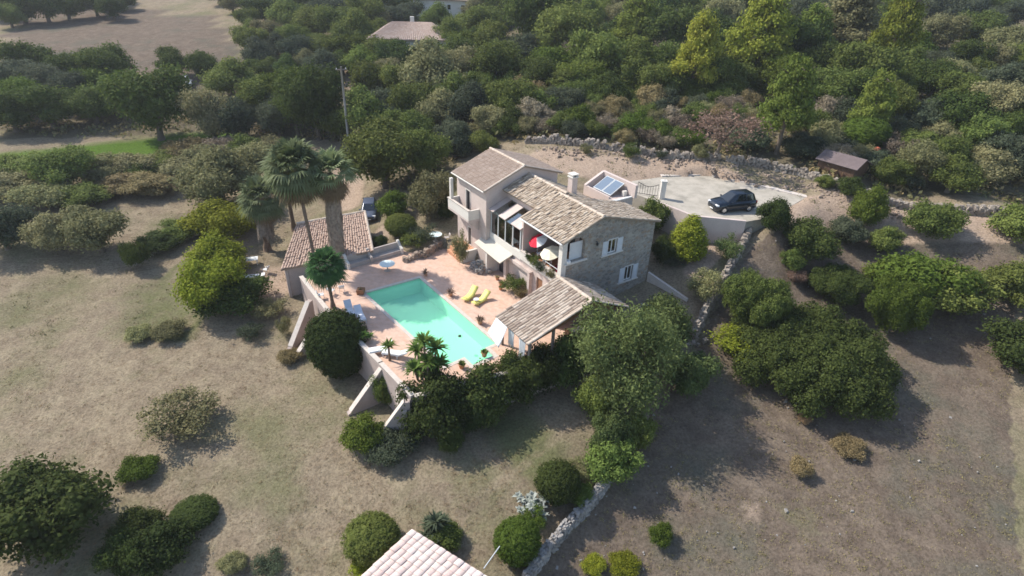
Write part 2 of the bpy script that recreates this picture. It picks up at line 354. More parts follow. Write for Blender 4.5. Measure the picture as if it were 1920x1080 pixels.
    def build(s, name, mat, parent=None, smooth=False, bevel=0):
        o = bpy.data.objects.new(name, s.mesh(name, smooth)); COL.objects.link(o)
        o.data.materials.append(MATS[mat] if isinstance(mat, str) else mat)
        if parent: o.parent = parent
        if bevel:
            k = o.modifiers.new('bevel', 'BEVEL'); k.width = bevel; k.segments = 2; k.limit_method = 'ANGLE'
        return o
def tag(o, label, cat, group=None):
    o['label'] = label; o['category'] = cat
    if group: o['group'] = group
    return o
def kind(o, k='structure'): o['kind'] = k; return o
def empty(name, loc, rz=0, label=None, cat=None, group=None):
    o = bpy.data.objects.new(name, None); COL.objects.link(o); o.location = tuple(loc); o.rotation_euler = (0, 0, rz); o.empty_display_size = .3
    if label: tag(o, label, cat, group)
    return o
def copy_tree(o, parent=None):
    c = o.copy(); COL.objects.link(c)
    if parent: c.parent = parent
    for ch in list(o.children): copy_tree(ch, c)
    return c
def part_label(o, s): o['label'] = s; return o

def tiles(A, B, C, D, tw=.22, tl=.36, jit=.012, lift=.035, hgt=.075):
    """rows of half round tiles: A,B the eave, D,C the ridge (A-D and B-C run up the slope)"""
    A, B, C, D = [np.asarray(k, float) for k in (A, B, C, D)]; mb = MB()
    nn = np.cross(B - A, D - A); nn /= np.linalg.norm(nn)
    if nn[2] < 0: nn = -nn
    ncol = max(2, int(np.linalg.norm((B + C - A - D) / 2) / tw)); nrow = max(2, int(np.linalg.norm(D - A) / tl))
    rnd = rs.rand(ncol, nrow)
    for i in range(ncol):
        for j in range(nrow):
            u0, u1 = (i + .04) / ncol, (i + .96) / ncol; v0 = (j - .08) / nrow; v1 = min((j + 1.05) / nrow, 1.0)
            def P(u, v): return (A * (1 - u) + B * u) * (1 - v) + (D * (1 - u) + C * u) * v
            off = nn * (rs.rand() - .3) * jit * 2; du = (rs.rand() - .5) * jit / tw / ncol * 2
            vs = []
            for vv, up in ((v0, lift), (v1, 0)):
                p, q = P(u0 + du, vv), P(u1 + du, vv)
                for k, h in ((0, .0), (.22, .75), (.5, 1.), (.78, .75), (1, .0)): vs.append(p * (1 - k) + q * k + nn * (h * hgt + up) + off)
            mb.add(vs, [(k, k + 1, k + 6, k + 5) for k in range(4)] + [(0, 4, 3, 2, 1)], float(rnd[i, j]))
    return mb
def ridge_tiles(a, b_, r=.14, tl=.4, jit=.02):
    a, b_ = np.asarray(a, float), np.asarray(b_, float); L = np.linalg.norm(b_ - a); N = max(2, int(L / tl)); d = (b_ - a) / L
    sd = np.cross(d, (0, 0, 1)); sd /= np.linalg.norm(sd); up = np.cross(sd, d); mb = MB()
    for i in range(N):
        p, q = a + d * L * i / N, a + d * L * (i + 1.06) / N; j = (rs.rand() - .5) * jit * 2; vs = []
        for e, rr in ((p, r * 1.08), (q, r * .95)):
            for k in range(7): th = math.pi * k / 6; vs.append(e + sd * rr * math.cos(th) + up * (rr * math.sin(th) * .85 + j - .03))
        mb.add(vs, [(k, k + 1, k + 8, k + 7) for k in range(6)] + [tuple(range(6, -1, -1)), tuple(range(7, 14))])
    return mb

# ------------------------------------------------------------------ ground sheet
DECK = [(-19.1, 46.2), (-15.2, 40.9), (-9.3, 34.05), (-6.4, 30.6), (6.9, 36.8), (9.6, 38.7), (4.2, 46.0), (-3.2, 51.2), (-5.6, 53.2), (-8.4, 53.6), (-11.1, 52.5), (-15.4, 48.4), (-17.6, 47.5)]
PAD = [tuple(HW(*p)[:2]) for p in [(17.0, 1.3), (20.4, -2.0), (23.5, -2.6), (31.2, -1.2), (29.8, 3.4), (27.6, 8.6), (22.6, 10.8), (18.6, 11.5), (16.0, 9.5), (16.6, 5.5)]]
def inside(poly, x, y):
    c = np.zeros(len(x), bool); j = len(poly) - 1
    for i in range(len(poly)):
        xi, yi = poly[i]; xj, yj = poly[j]
        c ^= ((yi > y) != (yj > y)) & (x < (xj - xi) * (y - yi) / (yj - yi + 1e-12) + xi); j = i
    return c
def axis(lo, hi, step, a, b_, g=1.09):
    out = list(np.arange(lo, hi, step)); s = step
    while out[-1] < b_: s *= g; out.append(out[-1] + s)
    s = step
    while out[0] > a: s *= g; out.insert(0, out[0] - s)
    return np.array(out)
gx = axis(-42, 42, .6, -420, 420); gy = axis(12, 74, .6, -10, 470)
X, Y = np.meshgrid(gx, gy); xf, yf = X.ravel(), Y.ravel(); zf = TZ(xf, yf)
def fbm(x, y, seed, sc, octv=4):
    r = np.random.RandomState(seed); o = 0
    for k in range(octv):
        for _ in range(3):
            a = r.rand() * 6.28; f = sc * 2 ** k * (.7 + .6 * r.rand()); o = o + np.sin((x * math.cos(a) + y * math.sin(a)) * f + r.rand() * 6.28) / 2 ** k / 3
    return o
zf = zf + .10 * fbm(xf, yf, 3, .5) + .05 * fbm(xf, yf, 5, 1.9, 2)
cx0, cy0 = np.mean([p[0] for p in DECK]), np.mean([p[1] for p in DECK])
dshr = [(cx0 + (x - cx0) * .93, cy0 + (y - cy0) * .93) for x, y in DECK]
ins = inside(dshr, xf, yf); zf[ins] = np.minimum(zf[ins], -2.2)
ins = inside(PAD, xf, yf); zf[ins] = np.minimum(zf[ins], 4.6)
zone = np.zeros((len(xf), 4), np.float32); zone2 = np.zeros((len(xf), 4), np.float32)
def blob(arr, ch, px, py, rad, st=1., soft=.35, asp=1., ang=0):
    p = G(px, py); dx, dy = xf - p[0], yf - p[1]; a, b_ = dx * math.cos(ang) + dy * math.sin(ang), -dx * math.sin(ang) + dy * math.cos(ang)
    d = np.sqrt(a * a + (b_ * asp) ** 2); w = np.clip((rad * (1 + soft) - d) / (rad * 2 * soft), 0, 1) * st; arr[:, ch] = np.maximum(arr[:, ch], w)
def line(arr, ch, pxs, rad, st=1., soft=.35):
    P = [G(*p) for p in pxs]
    for a, b_ in zip(P[:-1], P[1:]):
        ab = (b_ - a)[:2]; t = np.clip(((xf - a[0]) * ab[0] + (yf - a[1]) * ab[1]) / (ab @ ab), 0, 1)
        d = np.hypot(xf - a[0] - t * ab[0], yf - a[1] - t * ab[1]); w = np.clip((rad * (1 + soft) - d) / (rad * 2 * soft), 0, 1) * st; arr[:, ch] = np.maximum(arr[:, ch], w)
# dark field right of the stone wall
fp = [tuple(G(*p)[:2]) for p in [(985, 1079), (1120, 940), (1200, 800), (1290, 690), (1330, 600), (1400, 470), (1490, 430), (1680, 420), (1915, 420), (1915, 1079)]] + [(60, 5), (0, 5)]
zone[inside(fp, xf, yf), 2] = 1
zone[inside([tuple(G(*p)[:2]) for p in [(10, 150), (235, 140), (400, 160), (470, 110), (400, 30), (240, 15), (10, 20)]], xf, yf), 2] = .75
# woodland floor
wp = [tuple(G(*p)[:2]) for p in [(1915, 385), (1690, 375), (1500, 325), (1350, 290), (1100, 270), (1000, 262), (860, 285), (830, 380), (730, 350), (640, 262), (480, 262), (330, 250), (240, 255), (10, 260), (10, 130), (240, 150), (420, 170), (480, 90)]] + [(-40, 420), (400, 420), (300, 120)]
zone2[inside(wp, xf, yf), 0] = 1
line(zone, 0, [(5, 312), (130, 300), (240, 288), (320, 276), (390, 270)], 5.2, .95, .6); blob(zone, 0, 270, 288, 4.5, .9, .7, 1.3)
blob(zone2, 1, 800, 30, 12, .8); blob(zone2, 1, 870, 50, 8, .8); blob(zone2, 1, 960, 95, 5, .7)
line(zone, 1, [(1500, 385), (1600, 405), (1690, 415), (1910, 425)], 2.6, 1)
line(zone, 1, [(1520, 400), (1300, 320), (1150, 318), (1030, 300)], 3.0, .85)
line(zone, 1, [(1340, 470), (1300, 510), (1330, 475)], 1.0, .9); blob(zone, 1, 1640, 240, 4, 1)
line(zone, 1, [(1088, 790), (1010, 850), (900, 930), (840, 1000)], .8, .42, .7)
for k_ in range(4): line(zone2, 1, [(262 + 34 * k_, 625), (282 + 34 * k_, 560), (330 + 26 * k_, 500), (385 + 20 * k_, 465)], .55, .62, .5)
line(zone, 1, [(655, 385), (660, 350), (640, 300)], 1.6, .8); line(zone, 1, [(700, 470), (720, 430)], 1.2, .6)
blob(zone, 1, 500, 530, 3.2, .9, .5); blob(zone, 1, 460, 450, 2.0, .7); blob(zone, 1, 650, 150, 6, .8, .5); blob(zone, 1, 1410, 960, 1.3, .5, .8)
blob(zone2, 1, 300, 590, 5, .6, .6); blob(zone2, 1, 980, 830, 2.5, .75, .7, .45, R(40)); blob(zone2, 1, 900, 920, 3.5, .5, .8, .5, R(30)); blob(zone2, 1, 1500, 970, 2.5, .45, .8); blob(zone2, 1, 500, 890, 3, .3, .8); blob(zone2, 1, 290, 545, 4, .55, .6)
blob(zone2, 1, 330, 632, 2.5, .7, .6, 3.)
nx, ny = len(gx), len(gy)
gb = np.arange(nx * ny).reshape(ny, nx); faces = np.stack([gb[:-1, :-1].ravel(), gb[:-1, 1:].ravel(), gb[1:, 1:].ravel(), gb[1:, :-1].ravel()], 1)
me = bpy.data.meshes.new('ground'); me.from_pydata(np.stack([xf, yf, zf], 1).tolist(), [], faces.tolist()); me.update()
me.polygons.foreach_set('use_smooth', [True] * len(me.polygons))
for nm, arr in (('zone', zone), ('zone2', zone2)):
    arr[:, 3] = 1; ca = me.color_attributes.new(nm, 'FLOAT_COLOR', 'POINT'); ca.data.foreach_set('color', arr.ravel())
go = bpy.data.objects.new('ground', me); COL.objects.link(go); me.materials.append(MATS['ground']); kind(go)

# ------------------------------------------------------------------ pool deck, pool, retaining walls
PA, PB, PC, PD = [Q(*p)[:2] for p in ((684.4, 549), (786.7, 520.7), (930.4, 643.7), (835, 686))]
def lerp(a, b_, t): return a * (1 - t) + b_ * t
S1, S2 = lerp(PC, PD, .22), lerp(PC, PD, .64)
outd = (PC - PB) / np.linalg.norm(PC - PB)
POOL = [PA, PB, PC, S1, S1 + outd * 1.15, S2 + outd * 1.15, S2, PD]
POOL = [tuple(p) for p in POOL][::-1]        # counter-clockwise or not, prism copes
ph = empty('swimming_pool', (float(np.mean([p[0] for p in POOL])), float(np.mean([p[1] for p in POOL])), 0), 0, 'turquoise rectangular swimming pool with a stepped end set in the terracotta deck', 'swimming pool')
pc = np.array(ph.location)
loc = lambda pl: [(p[0] - pc[0], p[1] - pc[1]) for p in pl]
def grow(pl, d):
    c = np.mean(pl, 0); out = []
    nP = len(pl); ar = sum(pl[i][0] * pl[(i + 1) % nP][1] - pl[(i + 1) % nP][0] * pl[i][1] for i in range(nP)); sg = 1 if ar > 0 else -1
    for i in range(nP):
        a, b_, c2 = np.array(pl[i - 1]), np.array(pl[i]), np.array(pl[(i + 1) % nP])
        e1 = (b_ - a) / np.linalg.norm(b_ - a); e2 = (c2 - b_) / np.linalg.norm(c2 - b_)
        n1, n2 = np.array([e1[1], -e1[0]]) * sg, np.array([e2[1], -e2[0]]) * sg; k = n1 + n2; k = k / max(.35, (k @ n1)) * d; out.append(tuple(b_ + k))
    return out
PL = loc(POOL)
mb = MB(); mb.prism(grow(PL, .18), -1.75, -1.55)
mb.prism(grow(PL, .18), -1.55, -.09, holes=[PL[::-1]])
mb.build('basin', 'pool_liner', ph)
mb = MB()
s1, s2 = [np.array(p) - pc[:2] for p in (S1, S2)]
for k in range(3):
    t0 = 1.13 - .36 * k; mb.prism([tuple(s1 + outd * (t0 - .36)), tuple(s1 + outd * t0), tuple(s2 + outd * t0), tuple(s2 + outd * (t0 - .36))], -1.54, -.22 - .25 * k)
mb.build('pool_steps', 'pool_liner', ph)
mb = MB(); wl = grow(PL, .03); mb.add([(p[0], p[1], -.13) for p in wl], [t3 if (wl[t3[1]][0] - wl[t3[0]][0]) * (wl[t3[2]][1] - wl[t3[0]][1]) - (wl[t3[1]][1] - wl[t3[0]][1]) * (wl[t3[2]][0] - wl[t3[0]][0]) > 0 else t3[::-1] for t3 in [list(q) for q in tessellate_polygon([[Vector((p[0], p[1], 0)) for p in wl]])]])
mb.build('water', 'pool_water', ph)
mb = MB(); mb.prism(grow(PL, .28), -.088, .02, holes=[grow(PL, -.03)[::-1]]); mb.build('pool_coping', 'coping', ph)
mb = MB(); mb.prism(DECK, -.30, -.0, holes=[grow(POOL, .275)[::-1]]); d = mb.build('pool_deck', 'deck_tile'); kind(d)

rw = empty('retaining_wall', (-12, 37.5, 0), 0, 'rendered retaining wall under the left side of the pool deck, with buttresses', 'retaining wall')
def rl(p): return (p[0] + 12, p[1] - 37.5, (p[2] if len(p) > 2 else 0))
wpts = [(-19.1, 46.2), (-15.2, 40.9), (-9.3, 34.05), (-6.4, 30.6), (6.9, 36.8)]
mb = MB(); mc = MB()
for a, b_ in zip(wpts[:-1], wpts[1:]):
    a, b_ = np.array(rl(a)[:2]), np.array(rl(b_)[:2]); d = (b_ - a) / np.linalg.norm(b_ - a); nr = np.array([d[1], -d[0]])
    mb.prism([tuple(a + nr * .02), tuple(b_ + nr * .02), tuple(b_ + nr * .32), tuple(a + nr * .32)], -5.5, .26)
    mc.prism([tuple(a - d * .05 - nr * .01), tuple(b_ + d * .05 - nr * .01), tuple(b_ + d * .05 + nr * .36), tuple(a - d * .05 + nr * .36)], .264, .33)
mb.build('wall_body', 'retaining', rw); mc.build('wall_coping', 'coping', rw)
for (tx, ty), (fx, fy) in (((577, 566), (545, 655)), ((607, 586), (557, 670)), ((714, 690), (657, 776)), ((757, 752), (708, 824))):
    top = Q(tx, ty, -.05); foot = G(fx, fy); d = (foot - top)[:2]; L = np.linalg.norm(d); d = d / L; nr = np.array([d[1], -d[0]]) * .2; zb = foot[2] - .5
    mb = MB(); tl_, fl = np.array(rl(top)[:2]), np.array(rl(foot)[:2]); tin = tl_ - d * .4
    vs = []
    for sgn in (-1, 1):
        for p, z in ((tin, -5), (fl + d * .2, zb), (fl + d * .2, foot[2] + .15), (fl, foot[2] + .25), (tl_, top[2]), (tin, top[2])): vs.append((*(p + nr * sgn), z))
    mb.add(vs, [(0, 1, 2, 3, 4, 5), (11, 10, 9, 8, 7, 6)] + [(i, 6 + i, 6 + (i + 1) % 6, (i + 1) % 6) for i in range(6)])
    bo = mb.build('buttress', 'retaining', rw)
    nr2 = nr * 1.12; e = .035; mb = MB()
    mb.add([(*(tl_ + nr2), top[2] + e + .05), (*(fl + nr2), foot[2] + .25 + e + .05), (*(fl - nr2), foot[2] + .25 + e + .05), (*(tl_ - nr2), top[2] + e + .05), (*(tl_ + nr2), top[2] + e - .03), (*(fl + nr2), foot[2] + .25 + e - .03), (*(fl - nr2), foot[2] + .25 + e - .03), (*(tl_ - nr2), top[2] + e - .03)], [(0, 1, 2, 3), (7, 6, 5, 4), (0, 4, 5, 1), (1, 5, 6, 2), (2, 6, 7, 3), (3, 7, 4, 0)])
    mb.build('buttress_cap', 'coping', bo)
# planter wall outside the front corner
a, b_, c2 = Q(733, 706, -.7), Q(752, 745, -.7), Q(759, 772, -.7)
mb = MB()
for p, q in ((a, b_), (b_, c2)):
    d = (q - p)[:2] / np.linalg.norm((q - p)[:2]); nr = np.array([d[1], -d[0]]) * .14
    mb.prism([tuple(p[:2] - nr), tuple(q[:2] - nr), tuple(q[:2] + nr), tuple(p[:2] + nr)], -4.2, -.7)
tag(mb.build('planter_wall', 'coping'), 'low pale planter wall running beside the outer edge of the deck corner', 'wall')

# masonry bench on the far edge of the deck
a, b_ = Q(652, 505), Q(756, 475); d = (b_ - a); L = np.linalg.norm(d); d /= L
be = empty('garden_bench', (a + b_) / 2, math.atan2(d[1], d[0]), 'long grey masonry bench with white end walls on the far deck edge', 'bench')
mb = MB(); mb.span(-L / 2, L / 2, .62, .8, -.6, 1.05); mb.build('backrest', 'render_grey', be)
mb = MB(); mb.span(-L / 2 + .2, -.62, .0, .615, -.1, .42); mb.span(-.36, L / 2 - .2, .0, .615, -.1, .42); mb.build('seat', 'render_grey', be)
for x in (-L / 2, -.6, L / 2 - .24):
    k = MB(); k.add([(x, -.12, -.1), (x, .9, -.1), (x, .9, 1.2), (x, .66, 1.2), (x, .3, .75), (x, -.12, .62), (x + .235, -.12, -.1), (x + .235, .9, -.1), (x + .235, .9, 1.2), (x + .235, .66, 1.2), (x + .235, .3, .75), (x + .235, -.12, .62)],
          [(0, 1, 2, 3, 4, 5), (11, 10, 9, 8, 7, 6)] + [(i, 6 + i, 6 + (i + 1) % 6, (i + 1) % 6) for i in range(6)])
    k.build('armrest', 'render_cream' if x != -.6 else 'render_grey', be)

# rubble builder
def stones(mb, path, width, z0f, height, size=.34, dens=1.0, jit=.3, rag=.25):
    for a, b_ in zip(path[:-1], path[1:]):
        a, b_ = np.asarray(a, float)[:2], np.asarray(b_, float)[:2]; L = np.linalg.norm(b_ - a); d = (b_ - a) / L; nr = np.array([d[1], -d[0]]); yaw = math.atan2(d[1], d[0])
        nx_ = max(1, int(L / (size * 1.15)))
        for i in range(nx_):
            hh = height * (1 - rag * random.random()); nz = max(1, int(hh / (size * .62)))
            for k in range(nz):
                for w in range(max(1, int(width / (size * .9)))):
                    p = a + d * (i + .5 + random.uniform(-jit, jit)) * L / nx_ + nr * ((w + .5) * size * .9 - width / 2 + random.uniform(-.05, .05)) * (1 - .25 * k / nz)
                    s = size * random.uniform(.7, 1.3); z = z0f(p[0], p[1]) + (k + .4) * size * .62
                    mb.box((p[0], p[1], z), (s * random.uniform(.9, 1.5), s * random.uniform(.7, 1.1), s * random.uniform(.55, .85)), yaw + random.uniform(-.5, .5), None, random.uniform(.7, .95), s * .13)
def px_path(pts, n=1):
    P = [G(*p) for p in pts]; out = []
    for a, b_ in zip(P[:-1], P[1:]):
        for k in range(n): out.append(a + (b_ - a) * k / n)
    return out + [P[-1]]
def stone_wall(pts, width, h, size, label, mat='dry_stone', n=3, rag=.25, name='drystone_wall', cat='stone wall'):
    mb = MB(); stones(mb, px_path(pts, n), width, lambda x, y: tz(x, y) - .1, h, size, rag=rag)
    return tag(mb.build(name, mat), label, cat)
stone_wall([(985, 270), (1040, 268), (1100, 274), (1170, 286), (1260, 296), (1350, 300)], .8, 1.2, .27, 'long drystone wall along the bank above the drive, behind the stone house', 'dry_stone', 4, .5)
stone_wall([(1360, 303), (1440, 315), (1500, 328), (1560, 348), (1625, 370), (1700, 392), (1800, 402), (1910, 408)], .8, 1.15, .26, 'drystone wall running past the dark shed on the right, above the track', 'dry_stone', 4, .35)
stone_wall([(1412, 415), (1396, 452), (1372, 495), (1342, 545), (1316, 595), (1296, 640)], .8, 1.35, .32, 'grey drystone wall descending between the garden path and the dry field', n=4)
stone_wall([(1288, 650), (1318, 646), (1345, 632)], .6, .5, .36, 'short stub of drystone wall turning into the field beside the round bush', n=2)
stone_wall([(985, 1100), (1020, 1050), (1062, 1000), (1105, 955), (1135, 915), (1165, 870)], .7, 1.15, .2, 'pale drystone wall in the foreground between the lawn and the dry field', 'rubble_grey', n=4, rag=.08)
stone_wall([(250, 500), (300, 470), (370, 440)], .5, .5, .4, 'low overgrown drystone wall at the left edge of the lawn', n=3)
# rock retaining wall with stairs between deck and upper garden
mb = MB(); pth = [Q(757, 492), Q(778, 484), Q(798, 482), Q(815, 470), Q(832, 462)]
for k, p in enumerate(pth[:-1]): stones(mb, [p, pth[k + 1]], .55, lambda x, y: -.1, .75 + .12 * k, .3, rag=.15)
tag(mb.build('rock_wall', 'rock_red'), 'curved brown rock wall between the deck and the upper garden, right of the bench', 'rock wall')
mb = MB()
for k in range(26):
    a = random.uniform(0, 6.28); r = random.uniform(0, 1) ** .5; p = HW(-1.35 + r * .75 * math.cos(a), 10.4 + r * 1.25 * math.sin(a)); s = random.uniform(.25, .5)
    mb.box((p[0], p[1], .12 + .75 * (1 - r) + random.uniform(0, .15)), (s, s * .8, s * .7), a, None, .8, .06)
tag(mb.build('stone_pile', 'rubble_grey'), 'pile of grey rocks against the house below the balcony', 'rocks')
# loose rubble on the bank
mb = MB()
for _ in range(600):
    px, py = random.uniform(1330, 1690), 0; t = (px - 1330) / 360; py = 300 + 85 * t + random.gauss(8, 9); p = G(px, py); s = abs(random.gauss(.06, .10)) + .07
    mb.box((p[0], p[1], p[2] + s * .15), (s * 1.3, s, s * .7), random.uniform(0, 3), None, .75, s * .15)
for _ in range(260):
    px = random.uniform(1000, 1340); py = 272 + (px - 1000) * .09 + abs(random.gauss(0, 9)); p = G(px, py); s = abs(random.gauss(.1, .1)) + .07
    mb.box((p[0], p[1], p[2] + s * .15), (s * 1.3, s, s * .7), random.uniform(0, 3), None, .75, s * .15)
kind(mb.build('rubble', 'rock_red'), 'stuff')

# ------------------------------------------------------------------ the house
H = empty('country_house', HO, HA, 'two storey country house with stone gable, canal tiled roofs, rendered tower and glazed veranda', 'house')
ex, ey = (1, 0, 0), (0, 1, 0)
def rect(x0, x1, z0, z1): return [(x0, z0), (x1, z0), (x1, z1), (x0, z1)]
archp = [(.35, 4.95), (2.3, 4.95), (2.3, 6.35)] + [(1.325 + .975 * math.cos(t), 6.35 + .7 * math.sin(t)) for t in np.linspace(.25, math.pi - .25, 9)] + [(.35, 6.35)]
W1, W2 = (4.85, 5.85, 4.68, 5.95), (7.25, 8.2, 1.36, 2.78)
mb = MB(); mb.panel((0, 0, 0), ex, (0, -1, 0), [(0, -1.5), (10.2, -1.5), (10.2, 6.52), (3.75, 8.3), (0, 6.95)], [archp[::-1], rect(*W1)[::-1], rect(*W2)[::-1]], .42)
mb.build('gable_wall', 'stone_wall', H)
mb = MB(); mb.span(9.78, 10.2, .425, 4.6, -1.5, 6.5); mb.build('side_wall', 'stone_wall', H)
mb = MB(); mb.span(9.1, 9.4, 4.4, 10.7, -1.0, 5.85); mb.build('side_wall', 'render_pink', H)
# windows on the gable
for (x0, x1, z0, z1) in (W1, W2):
    k = MB()
    for a0, a1, b0, b1 in ((x0, x0 + .09, z0, z1), (x1 - .09, x1, z0, z1), (x0 + .09, x1 - .09, z1 - .09, z1), (x0 + .09, x1 - .09, z0, z0 + .09), ((x0 + x1) / 2 - .04, (x0 + x1) / 2 + .04, z0 + .09, z1 - .09)):
        k.span(a0, a1, .10, .18, b0, b1)
    w = k.build('window', 'white_paint', H)
    k = MB(); k.span(x0 + .09, x1 - .09, .13, .145, z0 + .09, z1 - .09); k.build('glass', 'window_glass', w)
    k = MB(); k.span(x0 - .75, x1 + .75, -.14, .05, z0 - .1, z0 - .004); k.build('sill', 'render_cream', w)
    k = MB(); k.span(x0 - .06, x1 + .06, -.05, -.003, z1 + .004, z1 + .1); k.build('lintel', 'render_cream', w)
    for sx0, sx1 in ((x0 - .62, x0 - .02), (x1 + .02, x1 + .62)):
        k = MB()
        for a0, a1, b0, b1 in ((sx0, sx0 + .09, z0, z1), (sx1 - .09, sx1, z0, z1), (sx0 + .09, sx1 - .09, z0, z0 + .1), (sx0 + .09, sx1 - .09, z1 - .1, z1), (sx0 + .09, sx1 - .09, (z0 + z1) / 2 - .04, (z0 + z1) / 2 + .04)): k.span(a0, a1, -.07, -.01, b0, b1)
        for zz in np.arange(z0 + .13, z1 - .12, .075): k.add([(sx0 + .09, -.055, zz), (sx1 - .09, -.055, zz), (sx1 - .09, -.025, zz + .06), (sx0 + .09, -.025, zz + .06)], [(0, 1, 2, 3)])
        k.build('shutter', 'shutter_white', w)
# arch: sill, curtain door
mb = MB(); mb.span(.2, 2.55, -.16, .3, 4.84, 4.946); mb.build('arch_sill', 'render_cream', H)
mb = MB(); mb.span(1.0, 2.28, .30, .36, 4.97, 6.5); mb.build('arch_shutter', 'shutter_white', H)
mb = MB(); mb.tube([(3.45, -.02, 6.2), (3.45, -.16, 6.28), (3.45, -.2, 6.15)], .025); mb.lathe([(.03, .1), (.1, 0), (.09, -.16), (.02, -.2)], (3.45, -.2, 6.12), 8); mb.build('wall_lamp', 'iron', H)
# front (pool side) ground floor wall with openings
dr1, dr2 = (8.45, 9.35, -.05, 2.0), (2.35, 3.2, -.05, 2.35)
mb = MB(); mb.panel((0, .42, 0), ey, (-1, 0, 0), [(0, -1.5), (10.28, -1.5), (10.28, 3.25), (0, 3.25)], [rect(dr1[0] - .42, dr1[1] - .42, dr1[2], dr1[3])[::-1], rect(dr2[0] - .42, dr2[1] - .42, dr2[2], dr2[3])[::-1]], .35)
mb.build('front_wall', 'render_pink', H)
mb = MB(); mb.span(-.38, -.005, 3.75, 4.05, -.3, 2.55); mb.span(-.30, -.005, 7.55, 7.9, -.3, 2.3); mb.span(-.30, -.005, 4.055, 7.545, 2.25, 2.55); mb.build('wall_pier', 'render_pink', H)
mb = MB(); mb.span(.12, .18, dr2[0], dr2[1], 0, 2.3); mb.build('door', 'wood_brown', H)
mb = MB(); mb.span(.15, .2, dr1[0], dr1[1], 0, 1.98); mb.build('door', 'door_dark', H)
mb = MB(); mb.span(-.02, 4.2, .43, 10.68, 3.255, 3.4); mb.build('upper_floor', 'terracotta', H)
mb = MB(); mb.span(-.12, .12, .3, 5.6, 3.0, 3.82); mb.span(-.12, .12, 5.605, 10.68, 2.9, 3.62); mb.build('parapet', 'render_cream', H)
mb = MB(); mb.span(-.16, .16, .25, 5.602, 3.824, 3.89); mb.build('parapet_cap', 'coping', H)
mb = MB(); mb.span(-.04, .44, -.03, .42, 3.4, 6.85); mb.build('corner_pillar', 'render_cream', H)
mb = MB(); mb.span(4.0, 4.25, .425, 10.69, 3.405, 7.6); mb.build('back_wall', 'render_pink', H)
mb = MB(); mb.span(.0, 4.0, 5.45, 5.65, 3.405, 7.1); mb.build('cross_wall', 'render_pink', H)
mb = MB(); mb.span(3.93, 3.99, 1.3, 2.6, 3.45, 5.6); mb.build('terrace_door', 'door_dark', H)
mb = MB(); mb.span(3.93, 3.99, 3.2, 4.7, 3.45, 5.6); mb.build('terrace_door', 'door_dark', H)
mb = MB(); mb.span(-.05, .2, .43, 5.45, 6.62, 6.86); mb.build('eave_beam', 'render_cream', H)
# terrace railing and post
mb = MB(); mb.tube([(-.02, .45, 4.35), (-.02, 2.4, 4.35)], .03); mb.tube([(-.02, 2.4, 3.85), (-.02, 2.4, 4.38)], .03); mb.tube([(-.02, 1.4, 3.85), (-.02, 1.4, 4.35)], .02); mb.build('railing', 'alu_frame', H)
# stone roofs (front and rear section)
def roof(name_mat, A, B, C, D, under='slab_under', t=.12, tw=.22, tl=.36, jit=.012, hgt=.075, extra=None):
    A, B, C, D = [np.asarray(k, float) for k in (A, B, C, D)]
    nn = np.cross(B - A, D - A); nn /= np.linalg.norm(nn)
    order = (A, B, C, D) if nn[2] > 0 else (B, A, D, C)
    r = MB().slab(*order, t).build('roof', under, H)
    tiles(A + [0, 0, .01], B + [0, 0, .01], C + [0, 0, .01], D + [0, 0, .01], tw, tl, jit, hgt=hgt).build('roof_tiles', name_mat, r)
    return r
roof('tile_stone', (-.3, 5.5, 7.0), (-.3, -.3, 7.0), (3.75, -.3, 8.45), (3.75, 5.5, 8.45), jit=.045, tw=.24)
roof('tile_stone', (10.5, -.3, 6.6), (10.5, 4.6, 6.6), (3.75, 4.6, 8.45), (3.75, -.3, 8.45), jit=.03, tw=.24)
roof('tile_stone', (1.2, 10.68, 7.5), (1.2, 5.5, 7.5), (4.05, 5.5, 8.56), (4.05, 10.68, 8.56), jit=.045, tw=.24)
roof('tile_stone', (9.5, 4.6, 6.0), (9.5, 10.68, 6.0), (4.05, 10.68, 8.56), (4.05, 4.6, 8.56), jit=.03, tw=.24)
ridge_tiles((3.75, -.3, 8.5), (3.75, 5.55, 8.5), .15, .42, .02).build('ridge_tiles', 'tile_ridge', H)
ridge_tiles((4.05, 4.9, 8.62), (4.05, 10.68, 8.62), .15, .42, .02).build('ridge_tiles', 'tile_ridge', H)
for a, b_ in (((-.3, -.28, 7.06), (3.75, -.28, 8.5)), ((10.5, -.28, 6.66), (3.75, -.28, 8.5)), ((-.3, 5.45, 7.07), (3.6, 5.45, 8.47))): ridge_tiles(a, b_, .11, .36, .015).build('verge_tiles', 'tile_stone', H)
mb = MB(); mb.tube([(-.38, -.3, 6.95), (-.38, 5.5, 6.98)], .07, 6); mb.build('gutter', 'zinc', H)
# veranda
mb = MB()
for y in (5.75, 6.95, 8.15, 9.35, 10.55): mb.span(-.1, .0, y - .05, y + .05, 3.625, 5.72)
mb.span(-.12, .02, 5.7, 10.6, 5.722, 5.86); v = mb.build('veranda_frame', 'alu_frame', H)
for y0, y1 in ((6.99, 8.11), (8.19, 9.31), (9.39, 10.51)):
    mb = MB(); mb.span(-.06, -.045, y0, y1, 3.63, 5.72); mb.build('glass_pane', 'window_glass', v)
ys = [5.5, 6.35, 7.0, 7.9, 9.0, 9.9, 10.68]
for i in range(6):
    gl = i in (2, 4)
    mb = MB(); dz = -.03 if gl else 0
    mb.slab((-.32, ys[i] + .01, 5.92 + dz), (1.75, ys[i] + .01, 6.75 + dz), (1.75, ys[i + 1] - .01, 6.75 + dz), (-.32, ys[i + 1] - .01, 5.92 + dz), .03 if gl else .1)
    mb.build('roof_light' if gl else 'veranda_roof', 'roof_glass' if gl else 'render_pink', H)
